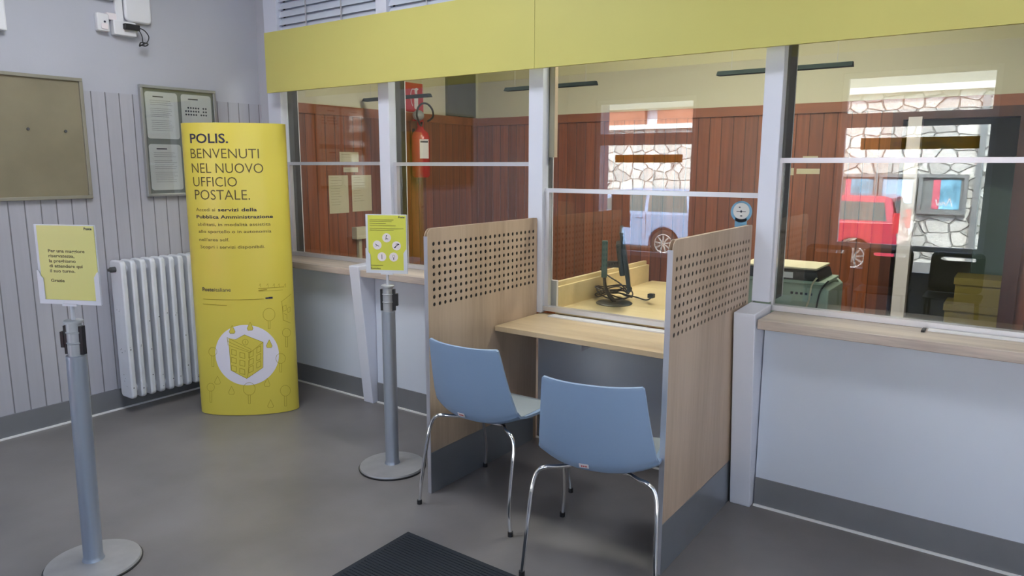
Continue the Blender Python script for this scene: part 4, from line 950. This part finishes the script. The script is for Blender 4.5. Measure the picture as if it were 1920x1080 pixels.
def street_case(x0, x1, z0, z1, items, label):
    e = empty('poster_case', (x0, -13.69, z0), label=label, cat='notice board', group='poster cases on the stone wall'); W = x1-x0; H = z1-z0
    bx('backing', (0, W, 0, .05, 0, H), 'caseback', e)
    bm = bmesh.new(); t = .07
    for b in ((0, W, .05, .10, 0, t), (0, W, .05, .10, H-t, H), (0, t, .05, .10, t, H-t), (W-t, W, .05, .10, t, H-t)): box(bm, *b)
    link('frame', bm, 'casef', e)
    for (a, b, m) in items:
        p = bx('poster', (a*W, b*W, .052, .058, .11, H-.11), m, e)
    return e
sc1 = street_case(1.22, 1.98, .70, 1.42, [(.15, .30, 'posterb'), (.30, .88, 'postera')], 'grey poster case above the red car, leftmost')
sc2 = street_case(2.00, 2.72, .70, 1.42, [(.1, .9, 'posterc')], 'grey poster case with one pale sky blue poster')
sc3 = street_case(2.75, 3.62, .60, 1.42, [(.30, .45, 'posterb'), (.45, .86, 'postera')], 'grey poster case with white scribble on a blue poster, rightmost')
bm = bmesh.new()
for a, b in zip([(.72, .2), (.66, .42), (.60, .22), (.54, .32), (.50, .22), (.46, .30), (.42, .22)], [(.66, .42), (.60, .22), (.54, .32), (.50, .22), (.46, .30), (.42, .22), (.38, .38)]):
    d = (Vector(b)-Vector(a)).normalized(); nn = Vector((-d.y, d.x))*.012
    bm.faces.new([bm.verts.new((q.x*.87, .0595, q.y*.82)) for q in (Vector(a)-nn, Vector(b)-nn, Vector(b)+nn, Vector(a)+nn)])
link('scribble', bm, 'tagw', sc3)

def make_car(name, x_rear, y_side, facing, paint, label, L=3.7, H=1.45):
    """side facing +y at y_side; facing = -1 nose towards -x"""
    e = empty(name, (x_rear, y_side, GZ), label=label, cat='car')
    W = 1.6; f = facing
    def X(s): return f*s      # s: metres from the rear
    wb = [(.72, .30), (L-.72, .30)]
    def arch(cx, r, rev=False):
        pts = [(cx+r*math.cos(a), .30+r*math.sin(a)) for a in [math.pi*(1-i/10) for i in range(11)]]
        return [p for p in pts if p[1] >= .22]
    low = [(.03, .30), (.05, .22)] + [(wb[0][0]-.36, .22)] + arch(wb[0][0], .36) + [(wb[0][0]+.36, .22), (wb[1][0]-.36, .22)] + arch(wb[1][0], .36) + [(wb[1][0]+.36, .22), (L-.02, .24), (L, .45), (L-.04, .68), (L-.25, .84), (L-.85, .95), (.05, .98), (.0, .6)]
    bm = bmesh.new(); prism(bm, low, 0, -W, lambda a, b, d: (X(a), d, b)); link('body', bm, paint, e, bevel=.03)
    # greenhouse, narrowing to the roof
    g0 = [(.05, .96), (L-.80, .94)]; roof = [(.16, H-.04), (.28, H), (1.5, H+.0), (2.05, H-.05)]
    side = [(.05, .96), (.16, H-.04), (.28, H), (1.5, H), (2.05, H-.05), (L-.85, .94)]
    def inset(b): return .14*max(0, (b-.95)/(H-.95))
    bm = bmesh.new()
    A = [bm.verts.new((X(a), -inset(b), b)) for a, b in side]; B = [bm.verts.new((X(a), -W+inset(b), b)) for a, b in side]
    bm.faces.new(A); bm.faces.new(B[::-1])
    for i in range(len(side)): bm.faces.new((A[i], B[i], B[(i+1)%len(side)], A[(i+1)%len(side)]))
    link('cabin', bm, paint, e, bevel=.02)
    for q in ([(.20, 1.0), (.27, H-.12), (1.12, H-.10), (1.12, 1.0)], [(1.20, 1.0), (1.20, H-.10), (1.85, H-.12), (L-1.15, 1.0)]):
        for side_ in (0, 1):
            bm = bmesh.new()
            P0 = [bm.verts.new((X(a), (-inset(b)+.006) if not side_ else (-W+inset(b)-.006), b)) for a, b in q]; P1 = [bm.verts.new((X(a), (-inset(b)-.01) if not side_ else (-W+inset(b)+.01), b)) for a, b in q]
            bm.faces.new(P0); bm.faces.new(P1[::-1])
            for i in range(4): bm.faces.new((P0[i], P1[i], P1[(i+1)%4], P0[(i+1)%4]))
            link('side_window', bm, 'carglass', e)
    bm = bmesh.new()
    P = [(L-.87, .97), (2.08, H-.08)]
    vs = [bm.verts.new((X(P[0][0]+.01), -.12, P[0][1]+.012)), bm.verts.new((X(P[0][0]+.01), -W+.12, P[0][1]+.012)), bm.verts.new((X(P[1][0]+.01), -W+.2, P[1][1]+.012)), bm.verts.new((X(P[1][0]+.01), -.2, P[1][1]+.012))]
    bm.faces.new(vs); link('windscreen', bm, 'carglass', e)
    bm = bmesh.new()
    vs = [bm.verts.new((X(.04), -.14, 1.02)), bm.verts.new((X(.04), -W+.14, 1.02)), bm.verts.new((X(.13), -W+.22, H-.10)), bm.verts.new((X(.13), -.22, H-.10))]
    bm.faces.new(vs); link('rear_window', bm, 'carglass', e)
    for side_ in (0, 1):
        for cx, cz in wb:
            yc = -.10 if not side_ else -W+.10
            bm = bmesh.new(); cyl(bm, (X(cx), yc, cz), .30, .19, 32, 'Y'); wh_ = link('wheel', bm, 'tyre', e, bevel=.02)
            bm = bmesh.new(); s = 1 if not side_ else -1
            yo = yc+s*.097
            cyl(bm, (X(cx), yo-s*.01, cz), .055, .03, 16, 'Y')
            for k in range(9):
                rr = Matrix.Translation((X(cx), yo-s*.008, cz)) @ Matrix.Rotation(k*2*math.pi/9, 4, 'Y')
                box(bm, -.018, .018, -.01, .01, .04, .20, rr)
            tube(bm, [(X(cx)+.20*math.cos(a), yo-s*.005, cz+.20*math.sin(a)) for a in [i*math.pi/14 for i in range(29)]], .016, 8)
            link('rim', bm, 'rim', wh_)
        y0, y1 = ((-.002, .012) if not side_ else (-W-.012, -W+.002))
        for cx in (1.22, 2.12):
            xa, xb = sorted((X(cx), X(cx+.17))); bx('door_handle', (xa, xb, y0, y1+(.01 if not side_ else 0), .86, .89), paint, e)
        bm = bmesh.new()
        for cx in (1.15, 2.05, L-1.12): xa, xb = sorted((X(cx), X(cx+.008))); box(bm, xa, xb, y0*.5, y1*.5, .32, .95)
        link('door_seam', bm, 'bumper', e)
        xa, xb = sorted((X(-.012), X(.10))); ya, yb = ((-.12, .008) if not side_ else (-W-.008, -W+.12))
        bx('tail_lamp', (xa, xb, ya, yb, .78, 1.15), 'carlamp', e)
        xa, xb = sorted((X(L-.14), X(L-.01))); bx('head_lamp', (xa, xb, ya, yb, .62, .78), 'tagw', e)
        xa, xb = sorted((X(L-1.15), X(L-1.0))); ya, yb = ((.0, .14) if not side_ else (-W-.14, -W)); bx('wing_mirror', (xa, xb, ya, yb, .93, 1.05), paint, e, bevel=.02)
    xa, xb = sorted((X(-.06), X(.12))); bx('rear_bumper', (xa, xb, -W+.02, -.02, .28, .52), 'bumper' if paint == 'carred' else paint, e, bevel=.03)
    return e
make_car('car', 2.75, -11.2, -1, 'carred', 'red small hatchback parked by the stone wall, reflected in the right window')
make_car('car', -1.10, -11.2, -1, 'carblue', 'pale blue car parked by the stone wall, reflected in the desk window', L=3.9, H=1.5)
